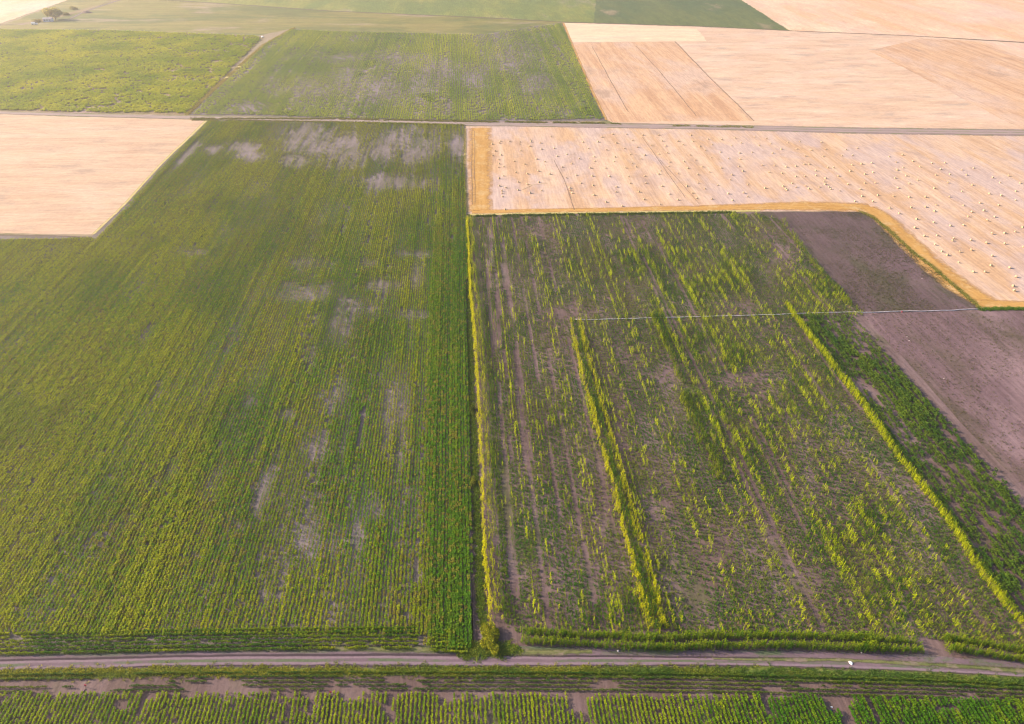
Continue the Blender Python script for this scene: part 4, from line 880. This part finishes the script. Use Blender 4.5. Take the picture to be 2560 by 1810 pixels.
lump('stone', 2153, 1632, (.16, .12, .1), M['rock'], 'small pale stone by the roadside corn row', 'stone', 5)
lump('stone', 1545, 1628, (.25, .2, .2), M['rock'], 'pale tan clod on the road shoulder under the curved corn row', 'stone', 6)
lump('plastic_can', 2077, 1776, (.14, .28, .16), M['blue'], 'dark blue plastic can on bare soil between near rows', 'can', 7)
lump('paper_scrap', 2079, 1768, (.2, .12, .05), M['white'], 'pale scrap beside the dark blue can', 'litter', 8)
for (sx, sy, l, sd) in ((2268, 842, 'upper pale scrap on the lilac bare plot', 9), (2273, 852, 'lower pale scrap on the lilac bare plot', 10), (2360, 947, 'whitish scrap alone in the middle of the lilac plot', 11), (2305, 697, 'whitish scrap on the dark bare plot', 12)):
    lump('paper_scrap', sx, sy, (.14, .22, .07), M['rock'], l, 'litter', sd)
lump('white_bag', 656, 93, (1.3, .8, .8), M['white'], 'white big bag at the far corner of the yellow-green field', 'bag', 13)
for (sx, sy, l, sd) in ((511, 1627, 'first of the pale stones on the far road shoulder', 21), (519, 1627, 'second of the pale stones on the far road shoulder', 22), (304, 1665, 'pale stone on the road edge by the verge', 23)):
    lump('stone', sx, sy, (.15, .13, .11), M['rock'], l, 'stone', sd)

# ------------------------------------------------------------------ straw bales
def bale_mesh(seed):
    r = np.random.default_rng(seed); N = 20; V = []; Fs = []
    rad, wd = .66, 1.25; prof = [(-.5, .80), (-.5, .94), (-.46, 1.0), (-.2, 1.02), (.2, 1.02), (.46, 1.0), (.5, .94), (.5, .80)]
    for (t, k) in prof:
        for i in range(N):
            a = 6.2832 * i / N; kk = k * (1 + r.uniform(-.025, .025)); V.append((t * wd, math.cos(a) * rad * kk, max(.0, rad * .93 + math.sin(a) * rad * kk)))
    for j in range(len(prof) - 1):
        for i in range(N): Fs.append((j * N + i, j * N + (i + 1) % N, (j + 1) * N + (i + 1) % N, (j + 1) * N + i))
    b = len(V); V += [(-.48 * wd, 0, rad * .93), (.48 * wd, 0, rad * .93)]
    for i in range(N): Fs.append((b, (i + 1) % N, i)); Fs.append((b + 1, (len(prof) - 1) * N + i, (len(prof) - 1) * N + (i + 1) % N))
    me = mesh('straw_bale', V, Fs); me.materials.append(M['straw']); me.materials.append(M['straw_end'])
    for i, p in enumerate(me.polygons): p.use_smooth = True; p.material_index = 1 if len(p.vertices) == 3 else 0
    return me
BM = [bale_mesh(k) for k in range(4)]
bl = []
for (ox, oy, lst) in ((2260, 540, [(210, 55), (500, 110), (785, 165), (1000, 155), (1080, 8), (1530, 15), (1400, 75), (180, 200), (345, 340), (560, 330), (525, 485), (840, 380), (815, 415), (1130, 410), (1390, 455), (1700, 470), (1130, 575), (940, 605), (725, 660), (640, 600), (1490, 675), (1700, 290), (1880, 265), (1485, 300), (2000, 190), (920, 785), (1465, 835), (1165, 945), (1370, 945), (1780, 875), (1890, 1030), (1840, 1185), (1860, 1265), (2010, 525)]),
    (1900, 400, [(240, 95), (35, 85), (745, 72), (830, 70), (155, 208), (370, 225), (605, 105), (440, 115), (1150, 128), (1245, 130), (1555, 80), (1715, 65), (1885, 50), (940, 180), (945, 262), (1320, 268), (1525, 190), (1770, 240), (1910, 210), (605, 280), (760, 278), (545, 395), (1105, 310), (1080, 365), (1105, 412), (1165, 455), (1195, 492), (765, 435), (825, 485), (610, 460), (390, 445), (430, 485), (450, 510), (85, 475), (1000, 460), (1490, 412), (1765, 390), (1945, 385), (1345, 520), (1695, 495), (1725, 612), (1990, 595), (1910, 705), (1605, 698)]),
    (1160, 310, [(615, 290), (600, 322), (475, 340), (770, 295), (945, 300), (940, 335), (1125, 270), (1130, 300), (1110, 375), (955, 450), (530, 458), (490, 535), (625, 525), (585, 600), (595, 670), (585, 730), (670, 720), (850, 630), (1025, 680), (1225, 590), (1290, 320), (1310, 425), (1470, 212), (1525, 410), (1740, 515), (1950, 585), (1365, 635), (1575, 545), (1820, 670), (1660, 730), (1255, 795), (880, 820), (1070, 840), (670, 875), (1450, 845), (1730, 910), (1900, 865), (590, 920), (915, 980), (1070, 1015), (1265, 985), (600, 1045), (705, 1075), (640, 1130), (645, 1170), (650, 1225), (915, 1115), (1115, 1165), (1310, 1125), (1785, 1080), (1800, 1120), (1830, 1170), (695, 1445), (2010, 305), (1975, 1000)])):
    for a, b in lst: bl.append(tuple(G(ox + a / 6.763, oy + b / 6.763 + 1)))
R2P = gp([(1200, 332), (1421, 330), (1730, 338), (2110, 346), (2560, 352), (2585, 352), (2585, 755), (2449, 750), (2334, 650), (2224, 560), (2145, 512), (2015, 512), (1730, 515), (1421, 522), (1240, 526)])
X, Y, I, U, V = rowgrid(R2P, 7.6, 9.5, 1.1, .35)
for x, y in zip(X, Y):
    sx, sy = P(np.array([x]), np.array([y])); sx = sx[0]; sy = sy[0]
    if any(ox - 8 < sx < ox + 308 and oy - 8 < sy < oy + 248 for ox, oy in ((2260, 540), (1900, 400), (1160, 310))): continue
    if min((x - a) ** 2 + (y - b) ** 2 for a, b in bl) < 16: continue
    bl.append((x, y))
bl.sort(key=lambda p: p[0] ** 2 + p[1] ** 2); bl = bl[:300]
rb = np.random.default_rng(44)
for i, (x, y) in enumerate(bl):
    sx, sy = P(np.array([x]), np.array([y])); sx = sx[0]; sy = sy[0]
    o = link('straw_bale', BM[i % 4], None); o.location = (x, y, 0.02); o.rotation_euler.z = rb.uniform(0, 3.14); k = rb.uniform(.42, .58); o.scale = (k, k, k * .95)
    if sx < 1262: lab = 'pale straw bale in the column beside the ochre straw strip on the short side'
    elif sy > 600 and sx < 2449: lab = 'pale straw bale lying close above the slanting ochre strip'
    elif sy > 600: lab = 'larger-looking pale straw bale in the near corner of the bale field'
    elif sy < 400: lab = 'tiny straw bale in the far part of the bale field near the farm track'
    elif sx < 1720: lab = 'small straw bale among the dark wheel lines of the bale field'
    elif sx < 2160: lab = 'straw bale above the dark plot and its bottom straw strip'
    else: lab = 'straw bale in the open middle of the bale field beyond the slanting strip'
    tag(o, lab, 'straw bale', 'straw bales on the stubble: ' + lab.split(' bale ')[1])

# ------------------------------------------------------------------ haze: one closed box of thin air round everything
hz = mesh('haze', [(-B - 60, -360, -1.1), (B + 60, -360, -1.1), (B + 60, B + 60, -1.1), (-B - 60, B + 60, -1.1), (-B - 60, -360, 116), (B + 60, -360, 116), (B + 60, B + 60, 116), (-B - 60, B + 60, 116)],
          [(0, 3, 2, 1), (4, 5, 6, 7), (0, 1, 5, 4), (1, 2, 6, 5), (2, 3, 7, 6), (3, 0, 4, 7)])
mh = bpy.data.materials.new('haze'); mh.use_nodes = True; t = mh.node_tree; t.nodes.clear()
out = t.nodes.new('ShaderNodeOutputMaterial'); pv = t.nodes.new('ShaderNodeVolumePrincipled'); t.links.new(pv.outputs[0], out.inputs['Volume'])
pv.inputs['Color'].default_value = (.97, .93, .93, 1); pv.inputs['Density'].default_value = HAZE_DENSITY; pv.inputs['Anisotropy'].default_value = 0.55
ho = link('haze', hz, mh); tag(ho, 'thin warm haze lying over the fields', 'haze', None, 'stuff')
print('instances', NINST[0])
